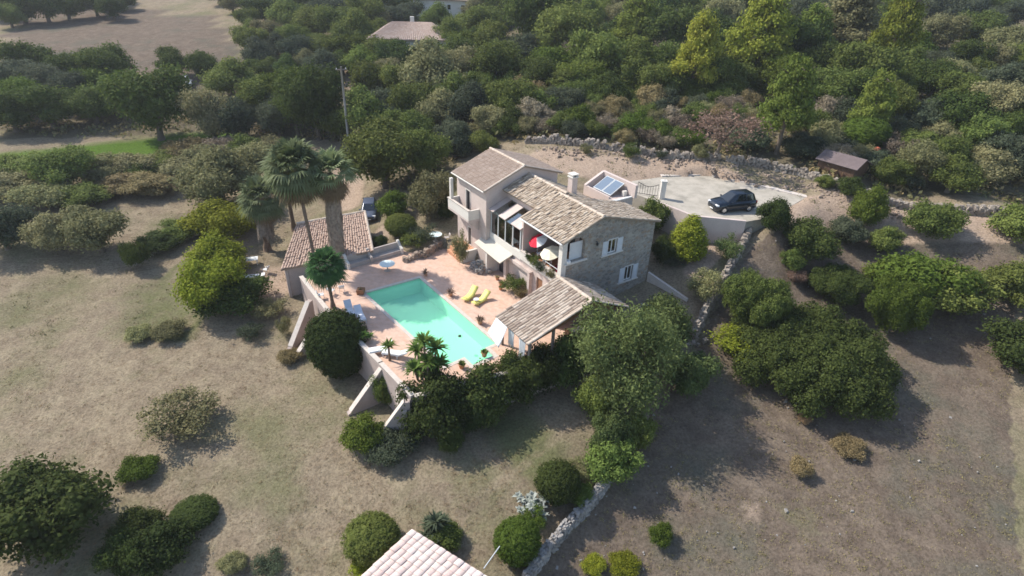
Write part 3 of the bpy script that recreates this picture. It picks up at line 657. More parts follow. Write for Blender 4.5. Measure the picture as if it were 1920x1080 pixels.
mb = MB(); mb.span(1.7, 1.9, 5.66, 10.68, 6.7, 7.45); mb.build('upstand_wall', 'render_pink', H)
# awning over the pool door
mb = MB(); mb.slab((-1.4, 6.95, 2.3), (-.02, 6.75, 2.98), (-.02, 10.69, 2.98), (-.56, 10.69, 2.73), .1); mb.slab((-1.4, 6.95, 2.3), (-.56, 10.692, 2.73), (-.56, 11.6, 2.73), (-1.3, 11.6, 2.35), .1); aw = mb.build('awning', 'awning_cloth', H)
mb = MB(); mb.span(-1.2, -.01, 9.45, 9.7, -.1, 2.3); mb.build('awning_side', 'render_cream', aw)
# tower
TX0, TX1, TY0, TY1 = -.55, 7.5, 10.7, 16.2
def trap(x): return 7.72 + (x + .9) / 4.3 * 1.66 if x < 3.4 else 9.38 - (x - 3.4) / 4.4 * 1.4
mb = MB(); mb.panel((0, TY0, 0), ex, (0, -1, 0), [(TX0, -1), (TX1, -1), (TX1, trap(TX1)), (3.4, trap(3.4)), (TX0, trap(TX0))], [], .3)
mb.panel((0, TY1 - .3, 0), ex, (0, -1, 0), [(TX0, -1), (TX1, -1), (TX1, trap(TX1)), (3.4, trap(3.4)), (TX0, trap(TX0))], [], .3)
bd = (13.55, 14.5, 4.62, 6.75); ld_ = (13.4, 14.15, 1.0, 3.0); bd2 = (14.85, 15.35, 5.3, 6.75)
o = TY0 + .3
mb.panel((TX0, o, 0), ey, (-1, 0, 0), [(0, -1), (TY1 - .3 - o, -1), (TY1 - .3 - o, trap(TX0)), (0, trap(TX0))], [rect(q[0] - o, q[1] - o, q[2], q[3])[::-1] for q in (bd, ld_)], .3)
mb.span(TX1 - .3, TX1, TY0 + .3, TY1 - .3, -1, trap(TX1)); mb.build('tower_wall', 'render_pink', H)
for q in (bd, ld_):
    mb = MB(); mb.span(TX0 + .16, TX0 + .2, q[0], q[1], q[2], q[3]); dd = mb.build('door', 'door_dark', H)
    mb = MB()
    for y0, y1, z0, z1 in ((q[0], q[0] + .1, q[2], q[3]), (q[1] - .1, q[1], q[2], q[3]), (q[0] + .1, q[1] - .1, q[3] - .1, q[3])): mb.span(TX0 - .03, TX0 + .12, y0, y1, z0, z1)
    mb.build('door_frame', 'render_cream', dd)
mb = MB(); mb.span(-1.75, TX0 - .005, 11.9, 15.9, 4.35, 4.56); bl = mb.build('balcony', 'render_pink', H)
mb = MB(); mb.span(-1.75, -1.6, 11.9, 15.9, 4.565, 5.5); mb.span(-1.595, TX0 - .005, 11.9, 12.05, 4.565, 5.5); mb.span(-1.595, TX0 - .005, 15.75, 15.9, 4.565, 5.5); mb.build('balcony_parapet', 'render_cream', bl)
mb = MB(); mb.span(-1.8, -1.55, 11.85, 15.95, 5.504, 5.57); mb.build('parapet_cap', 'coping', bl)
mb = MB(); mb.span(-1.72, -1.45, 15.3, 15.6, 5.575, 7.62); mb.build('balcony_column', 'render_cream', bl)
mb = MB()
mb.add([(-1.74, 12.0, 4.345), (-.56, 12.0, 4.345), (-.56, 12.0, 3.3), (-1.74, 15.8, 4.345), (-.56, 15.8, 4.345), (-.56, 15.8, 3.3)], [(0, 1, 2), (5, 4, 3), (0, 2, 5, 3), (0, 3, 4, 1), (1, 4, 5, 2)]); mb.build('balcony_corbel', 'render_pink', bl)
roof('tile_tower', (-.95, 16.45, 7.8), (-.95, 10.45, 7.8), (3.4, 10.45, 9.48), (3.4, 16.45, 9.48), tw=.21, jit=.008)
roof('tile_tower', (7.9, 10.45, 8.08), (7.9, 16.45, 8.08), (3.4, 16.45, 9.48), (3.4, 10.45, 9.48), tw=.21, jit=.008)
ridge_tiles((3.4, 10.42, 9.54), (3.4, 16.48, 9.54), .14, .42, .006).build('ridge_tiles', 'tile_ridge', H)
for a, b_ in (((-.95, 10.45, 7.86), (3.4, 10.45, 9.54)), ((7.9, 10.45, 8.14), (3.4, 10.45, 9.54))): ridge_tiles(a, b_, .1, .36, .006).build('verge_tiles', 'tile_ridge', H)
mb = MB(); mb.tube([(-1.02, 10.45, 7.74), (-1.02, 16.45, 7.74)], .07, 6); mb.build('gutter', 'render_cream', H)
# door landing
mb = MB(); mb.span(-1.75, TX0 - .005, 12.6, 15.2, -.5, .98); mb.span(-2.05, -1.755, 12.6, 15.2, -.5, .66); mb.span(-2.35, -2.055, 12.6, 15.2, -.5, .33); mb.build('door_steps', 'brick_orange', H)
mb = MB(); mb.span(-2.3, TX0 - .005, 12.35, 12.595, -.5, 1.15); mb.build('step_wall', 'render_cream', H)
# chimney
mb = MB(); mb.span(5.25, 5.85, 5.75, 6.35, 7.2, 9.45); ch = mb.build('chimney', 'render_pink', H)
mb = MB(); mb.span(5.18, 5.92, 5.68, 6.42, 9.455, 9.53); mb.span(5.25, 5.4, 5.75, 6.35, 9.535, 9.7); mb.span(5.7, 5.85, 5.75, 6.35, 9.535, 9.7); mb.span(5.18, 5.92, 5.68, 6.42, 9.705, 9.77); mb.build('chimney_cap', 'render_cream', ch)
# rear block with the solar collectors
mb = MB(); mb.span(9.42, 11.9, 4.65, 8.9, -.5, 6.88); mb.build('rear_block_wall', 'render_pink', H)
mb = MB(); mb.span(11.6, 11.9, 4.2, 8.9, 6.885, 8.15)
mb.add([(9.42, 8.62, 6.885), (11.595, 8.62, 6.885), (11.595, 8.62, 8.15), (9.42, 8.62, 7.15), (9.42, 8.9, 6.885), (11.595, 8.9, 6.885), (11.595, 8.9, 8.15), (9.42, 8.9, 7.15)], [(0, 1, 2, 3), (7, 6, 5, 4), (0, 4, 5, 1), (3, 2, 6, 7), (0, 3, 7, 4), (1, 5, 6, 2)])
mb.span(9.42, 9.6, 5.3, 8.615, 6.885, 7.1); mb.build('parapet_wall', 'render_pink', H)
mb = MB(); mb.span(9.3, 11.95, 4.5, 4.75, 6.885, 6.98); mb.build('flashing', 'white_paint', H)
for y0, y1 in ((5.55, 6.75), (6.8, 8.0)):
    mb = MB(); mb.slab((9.8, y0, 7.08), (11.45, y0, 7.95), (11.45, y1, 7.95), (9.8, y1, 7.08), .08); f = mb.build('solar_collector', 'alu_frame', H)
    mb = MB(); mb.slab((9.87, y0 + .06, 7.125), (11.39, y0 + .06, 7.925), (11.39, y1 - .06, 7.925), (9.87, y1 - .06, 7.125), .02); mb.build('collector_glass', 'water_panel', f)
mb = MB(); mb.span(11.0, 11.4, 5.0, 5.3, 6.885, 7.4); mb.build('vent_box', 'render_cream', H)

# ------------------------------------------------------------------ pool house
P0 = HW(-1.7, -2.8); PH = empty('pool_house', P0, HA, 'open sided pool house under a weathered tile roof at the end of the pool', 'pool house')
def pl(x, y, z): return (x + 1.7, y + 2.8, z)
def proof(A, B, C, D):
    A, B, C, D = [np.asarray(pl(*k)) for k in (A, B, C, D)]; nn = np.cross(B - A, D - A); od = (A, B, C, D) if nn[2] > 0 else (B, A, D, C)
    r = MB().slab(*od, .1).build('roof', 'wood_dark', PH); e = np.array([0, 0, .01]); tiles(A + e, B + e, C + e, D + e, .26, .5, .02, hgt=.06).build('roof_tiles', 'tile_pool', r)
proof((-6.55, -.55, 2.6), (-6.55, -4.85, 2.6), (-.77, -4.85, 4.4), (-.77, -.55, 4.4))
proof((3.1, -4.85, 2.6), (3.1, -.55, 2.6), (-.77, -.55, 4.4), (-.77, -4.85, 4.4))
ridge_tiles(pl(-.77, -4.87, 4.45), pl(-.77, -.5, 4.45), .15, .42, .012).build('ridge_tiles', 'tile_ridge', PH)
ridge_tiles(pl(-6.55, -4.84, 2.66), pl(-.77, -4.84, 4.46), .11, .45, .01).build('verge_tiles', 'tile_ridge', PH)
ridge_tiles(pl(3.1, -4.84, 2.66), pl(-.77, -4.84, 4.46), .11, .45, .01).build('verge_tiles', 'tile_ridge', PH)
mb = MB(); mb.add([pl(-5.9, -4.6, 2.35), pl(-5.9, -4.6, 2.66), pl(-.77, -4.6, 4.24), pl(2.7, -4.6, 2.66), pl(2.7, -4.6, 2.35), pl(-.77, -4.6, 3.55),
                   pl(-5.9, -4.52, 2.35), pl(-5.9, -4.52, 2.66), pl(-.77, -4.52, 4.24), pl(2.7, -4.52, 2.66), pl(2.7, -4.52, 2.35), pl(-.77, -4.52, 3.55)],
                  [(0, 5, 2, 1), (5, 4, 3, 2), (6, 7, 8, 11), (11, 8, 9, 10), (0, 6, 11, 5), (5, 11, 10, 4)]); mb.build('gable_board', 'wood_brown', PH)
for x, y in ((-6.1, -4.5), (-6.1, -.9), (-4.0, -4.5), (.05, -4.3), (2.7, -4.4)):
    q = pl(x, y, 0); zt = 2.42 if x < -5 or x > 2 else (3.0 if x < -2 else 2.3)
    mb = MB(); mb.span(q[0] - .09, q[0] + .09, q[1] - .09, q[1] + .09, -.6 if x > 2 else 0, zt); mb.build('post', 'wood_grey', PH)
mb = MB(); q0, q1 = pl(-2.2, -4.3, 0), pl(.15, -4.3, 0); mb.span(q0[0], q1[0], q0[1] - .07, q0[1] + .07, 2.305, 2.45); mb.build('lintel_beam', 'wood_grey', PH)
mb = MB(); mb.span(*[k for pr in ((pl(-1.4, 0, 0)[0], pl(2.9, 0, 0)[0]), (pl(0, -.95, 0)[1], pl(0, -.6, 0)[1])) for k in pr], 0, 2.6); mb.build('back_wall', 'render_pink', PH)
mb = MB(); a, b_ = pl(-1.6, -3.9, 0), pl(-.2, -3.2, 0); mb.span(a[0], b_[0], a[1], b_[1], 0, .95); mb.span(a[0] - .2, a[0] - .005, a[1], b_[1], 0, 1.35); mb.build('counter', 'brick_orange', PH)
mb = MB(); mb.span(a[0] - .03, b_[0] + .06, a[1] - .06, b_[1] + .05, .955, 1.03); mb.build('counter_top', 'render_cream', PH)
# white cloths at the pool house front
def curtain(name, p, rz, w, h, label, mat='white_fabric', waves=4, amp=.07, lean=0):
    mb = MB(); n_ = 24; vs = []
    for j in range(7):
        for i in range(n_ + 1):
            t = i / n_; z = h * (1 - j / 6); sq = 1 - .25 * math.sin(math.pi * j / 6 * .9) * .8
            vs.append(((t - .5) * w * sq, amp * math.sin(t * waves * 6.28) * (.4 + j / 8) - lean * (j / 6), z))
    k = (n_ + 1); fs = [(j * k + i, j * k + i + 1, (j + 1) * k + i + 1, (j + 1) * k + i) for j in range(6) for i in range(n_)]
    mb.add(vs, fs); o = mb.build(name, mat, None, True); o.location = tuple(p); o.rotation_euler = (0, 0, rz); sld = o.modifiers.new('solid', 'SOLIDIFY'); sld.thickness = .015
    return tag(o, label, 'curtain')
curtain('curtain', HW(-6.35, -3.9, .12), HA + R(90), .9, 2.35, 'white curtain gathered and hanging to the floor at the pool house corner nearest the steps')
curtain('curtain', HW(-6.35, -2.45, .9), HA + R(90), .9, 1.5, 'short white cloth hanging under the middle of the pool house eave', waves=3)
# shade sail: sun-lit sloping canvas
mb = MB(); n_ = 8; vs = []; c0, c1, c2, c3 = HW(-6.5, -2.2, 2.55), HW(-6.5, -.7, 2.6), HW(-7.5, -1.0, 1.7), HW(-7.4, -2.4, 1.1)
for i in range(n_ + 1):
    for j in range(n_ + 1):
        u, v = i / n_, j / n_; p = (c0 * (1 - u) + c1 * u) * (1 - v) + (c3 * (1 - u) + c2 * u) * v; p = p + np.array([0, 0, -.25 * math.sin(math.pi * u) * math.sin(math.pi * v)]); vs.append(p)
mb.add(vs, [(i * (n_ + 1) + j, i * (n_ + 1) + j + 1, (i + 1) * (n_ + 1) + j + 1, (i + 1) * (n_ + 1) + j) for i in range(n_) for j in range(n_)])
o = mb.build('shade_sail', 'white_fabric', None, True); o.modifiers.new('solid', 'SOLIDIFY').thickness = .012
tag(o, 'white canvas shade sail stretched down from the pool house eave towards the pool', 'shade sail')

# ------------------------------------------------------------------ annexe
AZ = .95
aL, aR = Q(526, 506, AZ), Q(699, 471, AZ); bR = Q(684, 397, 2.1); bL = Q(556, 420, 2.1)
ac = (aL + aR + bR + bL) / 4; ac[2] = -1.8
AN = empty('garden_annexe', ac, 0, 'low annexe with a broad pinkish terracotta tile roof left of the bench', 'annexe')
la = lambda p: np.asarray(p, float) - ac
dwn = (aL - bL); dwn /= np.linalg.norm(dwn)
A, B, C, D = map(la, (aL, aR, bR, bL))
rf = MB().slab(A, B, C, D, .16).build('roof', 'slab_under', AN); e = np.array([0, 0, .01]); tiles(A + e, B + e, C + e, D + e, .23, .4, .032, hgt=.08).build('roof_tiles', 'tile_annexe', rf)
ridge_tiles(D + [0, 0, .07], C + [0, 0, .07], .16, .42, .012).build('ridge_tiles', 'tile_ridge', AN)
ridge_tiles(C + [0, 0, .07], B + [0, 0, .07], .14, .42, .012).build('verge_tiles', 'tile_ridge', AN)
mb = MB(); i_ = lambda p, z: np.array([p[0] * .94, p[1] * .94])
qa, qb, qc, qd = [np.array([p[0] * .93, p[1] * .93]) for p in (A, B, C, D)]
for p, q, z0, z1 in ((qa, qb, A[2], B[2]), (qb, qc, B[2], C[2]), (qc, qd, C[2], D[2]), (qd, qa, D[2], A[2])):
    d = (q - p) / np.linalg.norm(q - p); nr = np.array([-d[1], d[0]]) * .25
    mb.add([(*p, -1), (*q, -1), (*(q + nr), -1), (*(p + nr), -1), (*p, z0 - .1), (*q, z1 - .1), (*(q + nr), z1 - .1), (*(p + nr), z0 - .1)], [(3, 2, 1, 0), (4, 5, 6, 7), (0, 1, 5, 4), (1, 2, 6, 5), (2, 3, 7, 6), (3, 0, 4, 7)])
mb.build('wall', 'retaining', AN)

# ------------------------------------------------------------------ foreground outbuilding
T, Rr = Q(772, 992, -1.6), Q(909, 1078, -1.6); Lf = Q(690, 1068, -2.1)
u = (Rr - T); u /= np.linalg.norm(u); v2 = (Lf - T); v2 /= np.linalg.norm(v2)
B2 = T + u * 6.2; A2 = T + v2 * 4.6; C2 = A2 + u * 6.2
gc = (T + B2 + A2 + C2) / 4; gc[2] = tz(gc[0], gc[1])
GB = empty('garden_building', gc, 0, 'small building with a pale pink tiled roof at the bottom edge of the lawn', 'outbuilding')
lg = lambda p: np.asarray(p, float) - gc
rf = MB().slab(*map(lg, (T, A2, C2, B2)), .14).build('roof', 'render_cream', GB)
e = np.array([0, 0, .012]); tiles(lg(A2) + e, lg(C2) + e, lg(B2) + e, lg(T) + e, .40, .38, .022, hgt=.05, lift=.06).build('roof_tiles', 'tile_pink', rf)
mb = MB(); pts4 = [lg(T + (gc - T) * .1), lg(A2 + (gc - A2) * .1), lg(C2 + (gc - C2) * .1), lg(B2 + (gc - B2) * .1)]
mb.prism([(p[0], p[1]) for p in pts4], -1.5, min(lg(A2)[2], lg(T)[2]) - .15); mb.build('wall', 'render_pink', GB)

# ------------------------------------------------------------------ car pad and its retaining wall
mb = MB(); mb.prism(PAD, 2.4, 5.0); kind(mb.build('parking_area', 'concrete'))
mb = MB(); a, b_, c2, d2 = [np.array(p) for p in (PAD[1], PAD[0], PAD[9], PAD[8])]
for p, q in ((a, b_), (b_, c2)):
    d = (q - p) / np.linalg.norm(q - p); nr = np.array([-d[1], d[0]]); nr = -nr if (nr @ (np.mean(PAD, 0) - p)) > 0 else nr
    mb.prism([tuple(p + nr * .01), tuple(q + nr * .01), tuple(q + nr * .3), tuple(p + nr * .3)], .5, 5.18)
tag(mb.build('parking_wall', 'render_pink'), 'rendered retaining wall holding up the parking area beside the dark car', 'retaining wall')
mb = MB(); P_ = [np.array(p) for p in PAD]
for p, q in ((P_[3], P_[4]), (P_[4], P_[5]), (P_[5], P_[6])):
    d = (q - p) / np.linalg.norm(q - p); nr = np.array([d[1], -d[0]]); nr = -nr if (nr @ (np.mean(PAD, 0) - p)) > 0 else nr
    mb.prism([tuple(p - d * .1), tuple(q + d * .1), tuple(q + d * .1 + nr * .7), tuple(p - d * .1 + nr * .7)], 4.0, 5.12)
tag(mb.build('kerb_strip', 'coping'), 'pale concrete kerb strip along the uphill edge of the parking area', 'kerb')
# gate pillar and iron gate
gp = Q(1240, 372, 5.0)
mb = MB(); mb.box((0, 0, .9), (.5, .5, 1.8)); mb.box((0, 0, 1.86), (.62, .62, .12)); mb.box((0, 0, 1.95), (.4, .4, .1), 0, None, .3)
o = mb.build('gate_pillar', 'render_cream'); o.location = tuple(gp); tag(o, 'white rendered gate pillar standing behind the solar collectors', 'gate pillar')
gt = empty('iron_gate', gp + np.array([-.35, .25, 0]), R(160), 'black wrought iron gate leaf with a curved top beside the white pillar', 'gate')
mb = MB(); N = 9
top = [(.05 + .26 * k, 0, 1.35 - .35 * math.sin(math.pi * k / (N - 1))) for k in range(N)]
mb.tube(top, .03, 6); mb.tube([(.05, 0, .15), (.05 + .26 * (N - 1), 0, .15)], .03, 6)
mb.build('gate_frame', 'iron', gt)
mb = MB()
for k in range(N): mb.tube([(top[k][0], 0, .1), top[k]], .018, 5)
mb.build('gate_bars', 'iron', gt)
# sloping handrail wall by the gable
a, b_ = HW(10.3, -.1, 1.5), HW(11.2, -4.2, .5)
mb = MB(); d = (b_ - a)[:2] / np.linalg.norm((b_ - a)[:2]); nr = np.array([d[1], -d[0]]) * .12
mb.add([(*(a[:2] - nr), -.5), (*(b_[:2] - nr), -1), (*(b_[:2] + nr), -1), (*(a[:2] + nr), -.5), (*(a[:2] - nr), a[2]), (*(b_[:2] - nr), b_[2]), (*(b_[:2] + nr), b_[2]), (*(a[:2] + nr), a[2])], [(3, 2, 1, 0), (4, 5, 6, 7), (0, 1, 5, 4), (1, 2, 6, 5), (2, 3, 7, 6), (3, 0, 4, 7)])
tag(mb.build('sloping_wall', 'coping'), 'low sloping garden wall descending from the corner of the stone gable', 'garden wall')

# ------------------------------------------------------------------ plants
UNIT = {}
def leaves(name, lobes, per_lobe, per_clump, cr, leaf, seed, up=.3, rnd_n=.45, zmin=-.6, fill=.12, elong=1.0, core=.7, dens=1.5):
    """foliage of many small leaf faces: lobes are (x,y,z,rx,ry,rz) in a unit sized crown"""
    r = np.random.RandomState(seed); L = np.array(lobes, float); cen = []; nor = []; rr = []
    for q in L:
        k = int(dens * 12.57 * (q[3] * q[4] + q[4] * q[5] + q[3] * q[5]) / 3 / ((leaf * .78) ** 2 * .42 * elong) / per_clump) + 3
        d = r.normal(size=(k * 3, 3)); d /= np.linalg.norm(d, axis=1)[:, None]; d = d[d[:, 2] > zmin][:k]
        rad = np.where(r.rand(len(d)) < fill, r.uniform(.3, .8, len(d)), r.uniform(.82, 1.06, len(d)))
        p = q[:3] + d * q[3:] * rad[:, None]
        ok = np.ones(len(p), bool)
        for o in L:
            if o is q: continue
            ok &= (((p - o[:3]) / (o[3:] * .8)) ** 2).sum(1) > 1
        cen.append(p[ok]); nor.append(d[ok]); 
    cen = np.concatenate(cen); nor = np.concatenate(nor); hue = np.clip(r.normal(.5, .26, len(cen)), 0, 1)
    n = len(cen); pts = np.repeat(cen, per_clump, 0) + r.normal(size=(n * per_clump, 3)) * cr * np.array([1, 1, .8])
    nn = np.repeat(nor, per_clump, 0) * .75 + r.normal(size=pts.shape) * rnd_n + np.array([0, 0, up]); nn /= np.linalg.norm(nn, axis=1)[:, None]
    a = np.cross(nn, r.normal(size=pts.shape)); a /= np.linalg.norm(a, axis=1)[:, None] + 1e-9; b_ = np.cross(nn, a)
    leaf *= .78; s = leaf * r.uniform(.5, 1.3, (len(pts), 1)); keep = pts[:, 2] > .005
    pts, a, b_, s = pts[keep], a[keep] * elong, b_[keep], s[keep]; hue = np.clip(np.repeat(hue, per_clump)[keep] + r.normal(0, .12, len(pts)), 0, 1)
    V = np.stack([pts - a * s * .6, pts - b_ * s * .38 + a * s * .05, pts + a * s * .6, pts + b_ * s * .38 + a * s * .05], 1).reshape(-1, 3)
    if core > 0:                                   # the inner mass of twigs and leaves of every lobe, a ragged quad ball
        cv = []
        for q in L:
            nu, nv = (20, 13) if q[3] > .24 else (10, 7)
            th, ph = np.meshgrid(np.linspace(0, 2 * np.pi, nu + 1), np.linspace(.12, np.pi - .12, nv + 1)); sx, sy, sz = np.sin(ph) * np.cos(th), np.sin(ph) * np.sin(th), np.cos(ph)
            wob = core * (1 + .06 * r.normal(size=th.shape)); wob[:, -1] = wob[:, 0]
            gp = np.stack([q[0] + q[3] * sx * wob, q[1] + q[4] * sy * wob, np.maximum(q[2] + q[5] * sz * wob, .01)], 2)
            cv.append(np.stack([gp[:-1, :-1], gp[1:, :-1], gp[1:, 1:], gp[:-1, 1:]], 2).reshape(-1, 3))
        cv = np.concatenate(cv); V = np.concatenate([V, cv]); hue = np.concatenate([hue, np.clip(r.normal(.35, .15, len(cv) // 4), 0, 1)])
    N = len(V) // 4; me = bpy.data.meshes.new(name); me.vertices.add(N * 4); me.vertices.foreach_set('co', V.ravel().astype(np.float32))
    me.loops.add(N * 4); me.loops.foreach_set('vertex_index', np.arange(N * 4, dtype=np.int32)); me.polygons.add(N)
    me.polygons.foreach_set('loop_start', np.arange(0, N * 4, 4, dtype=np.int32)); me.update(calc_edges=True); me.validate()
    at = me.attributes.new('rnd', 'FLOAT', 'FACE'); at.data.foreach_set('value', hue.astype(np.float32)); me.materials.append(MATS['leaf_oak'])
    return me
def rlobes(seed, k, spread, zc, zs, r0, r1, flat=.85, core=None):
    r = np.random.RandomState(seed); out = [core] if core else []
    for i in range(k):
        th = i * 2.4 + r.uniform(-.4, .4); rad = spread * math.sqrt((i + .5) / k); z = zc + r.uniform(-zs, zs) * (1.1 - rad / spread * .5); q = r.uniform(r0, r1)
        out.append((rad * math.cos(th), rad * math.sin(th), z, q, q, q * flat))
    return out
def fit(me):                                    # normalise to width 1, height 1, base at 0
    co = np.empty(len(me.vertices) * 3, np.float32); me.vertices.foreach_get('co', co); co = co.reshape(-1, 3)
    lo, hi = np.percentile(co, 1, axis=0), np.percentile(co, 99, axis=0); c = (lo + hi) / 2; w = max(hi[0] - lo[0], hi[1] - lo[1])
    co[:, 0] = (co[:, 0] - c[0]) / w; co[:, 1] = (co[:, 1] - c[1]) / w; co[:, 2] = co[:, 2] / hi[2]
    me.vertices.foreach_set('co', co.ravel()); me.update(); return me
for i in range(4):
    UNIT['oak%d' % i] = fit(leaves('oak_crown', rlobes(10 + i, 19, .38, .52, .27, .09, .2, .95, (0, 0, .5, .25, .25, .3)), 26, 9, .046, .046, 20 + i, zmin=-.75, rnd_n=.55))
for i in range(3):
    UNIT['bush%d' % i] = fit(leaves('shrub', rlobes(30 + i, 20, .38, .42, .24, .08, .19, .95, (0, 0, .34, .29, .29, .33)), 24, 9, .042, .046, 40 + i, zmin=-.8))
    UNIT['loose%d' % i] = fit(leaves('shrub', rlobes(50 + i, 18, .42, .45, .28, .08, .14, 1., (0, 0, .3, .2, .2, .25)), 20, 8, .05, .045, 60 + i, zmin=-.8, rnd_n=.9, core=.4, dens=.9))
    UNIT['low%d' % i] = fit(leaves('shrub', rlobes(70 + i, 14, .4, .3, .1, .14, .22, .9), 18, 8, .045, .05, 80 + i, zmin=-.3, rnd_n=.85))
UNIT['ball'] = fit(leaves('shrub', [(0, 0, .5, .5, .5, .5), (.05, .06, .56, .44, .44, .43), (-.08, .03, .46, .44, .44, .44)], 44, 12, .014, .03, 90, rnd_n=.4, zmin=-.9, fill=.02, core=.88))
UNIT['cone'] = fit(leaves('shrub', [(0, 0, .28, .34, .34, .3), (.02, 0, .5, .32, .32, .3), (-.02, .02, .75, .25, .25, .28), (0, 0, .98, .14, .14, .2), (.1, .1, .45, .26, .26, .3)], 40, 10, .025, .04, 91, zmin=-.8))
UNIT['big_citrus'] = fit(leaves('crown', rlobes(92, 42, .44, .40, .16, .09, .14, 1., (0, 0, .3, .33, .33, .3)), 34, 11, .02, .026, 93, zmin=-.7, rnd_n=.45, core=.62))
tk_ = np.random.RandomState(17)
UNIT['thicket'] = fit(leaves('crown', [(0, 0, .09, .40, .36, .12)] + [(.42 * math.sqrt((i + .5) / 44) * math.cos(i * 2.4), .42 * math.sqrt((i + .5) / 44) * math.sin(i * 2.4), .17 * (1 - .75 * ((i + .5) / 44) ** 1.5) + tk_.uniform(-.03, .03), *([tk_.uniform(.06, .105)] * 2), tk_.uniform(.075, .11)) for i in range(44)], 95, 12, .012, .0145, 18, zmin=-.8, rnd_n=.45, core=.72))
wl_ = np.random.RandomState(9)
UNIT['willow'] = fit(leaves('crown', [(0, 0, .5, .2, .2, .3), (.02, .05, .82, .16, .15, .15), (-.14, .12, .72, .15, .15, .16)] + [(.34 * math.cos(t) * wl_.uniform(.7, 1.1), .34 * math.sin(t) * wl_.uniform(.7, 1.1), wl_.uniform(.28, .68), wl_.uniform(.1, .17), wl_.uniform(.1, .17), wl_.uniform(.12, .2)) for t in np.arange(0, 18.8, 1.15)], 60, 14, .05, .022, 94, zmin=-.9, rnd_n=.6, up=.1, elong=1.7, core=.5, dens=1.05))
def pine_l(seed):
    r = np.random.RandomState(seed); out = []
    for k in range(20):
        t = k / 19; z = .34 + .62 * t; w = .40 * (1 - t * .72) * r.uniform(.6, 1.05); th = k * 2.4; out.append((w * math.cos(th), w * math.sin(th), z, .135 * (1.2 - .5 * t), .135 * (1.2 - .5 * t), .075))
    return out
for i in range(3): UNIT['pine%d' % i] = fit(leaves('pine_crown', pine_l(100 + i), 34, 10, .035, .042, 110 + i, zmin=-.7, rnd_n=.6, up=.5))
for i in range(2): UNIT['umbrella%d' % i] = fit(leaves('pine_crown', rlobes(120 + i, 15, .38, .66, .14, .12, .19, .62, (0, 0, .62, .3, .3, .2)), 34, 11, .028, .036, 130 + i, zmin=-.35, rnd_n=.6))
UNIT['dead'] = fit(leaves('dead_crown', rlobes(140, 16, .4, .6, .24, .06, .12, 1.), 16, 7, .05, .04, 141, core=.3, dens=.5, zmin=-.9, rnd_n=1))

def trunk_mesh(name, seed, h0=.42, r=.045, limbs=5, lean=.05, spread=.3, top=.75):
    rr = np.random.RandomState(seed); mb = MB(); l = (rr.rand(2) - .5) * 2 * lean
    p = [np.array([l[0] * t * t, l[1] * t * t, h0 * t - .03]) for t in (0, .25, .55, .8, 1.)]
    mb.tube(p, [r * 1.5, r * 1.05, r * .9, r * .8, r * .72], 8)
    for i in range(limbs):
        th = i * 6.28 / limbs + rr.rand(); s = p[3] + (p[4] - p[3]) * rr.rand(); e = np.array([spread * math.cos(th) * rr.uniform(.6, 1.), spread * math.sin(th) * rr.uniform(.6, 1.), h0 + (top - h0) * rr.uniform(.6, 1.)])
        mid = s * .5 + e * .5 + np.array([0, 0, .03]) + rr.normal(0, .02, 3); mb.tube([s, mid, e], [r * .55, r * .36, r * .12], 6)
    return mb.mesh(name, True)
TR = {'oak': [trunk_mesh('trunk', 200 + i) for i in range(3)], 'pine': [trunk_mesh('trunk', 210 + i, .93, .02, 9, .06, .22, .9) for i in range(2)], 'umbrella': [trunk_mesh('trunk', 220, .5, .04, 6, .1, .3, .7)],
      'willow': [trunk_mesh('trunk', 230, .4, .03, 7, .08, .3, .8)], 'dead': [trunk_mesh('trunk', 240, .4, .03, 12, .06, .4, .95)], 'big_citrus': [trunk_mesh('trunk', 241, .3, .03, 6, .05, .3, .6)]}
PLANT_N = [0]
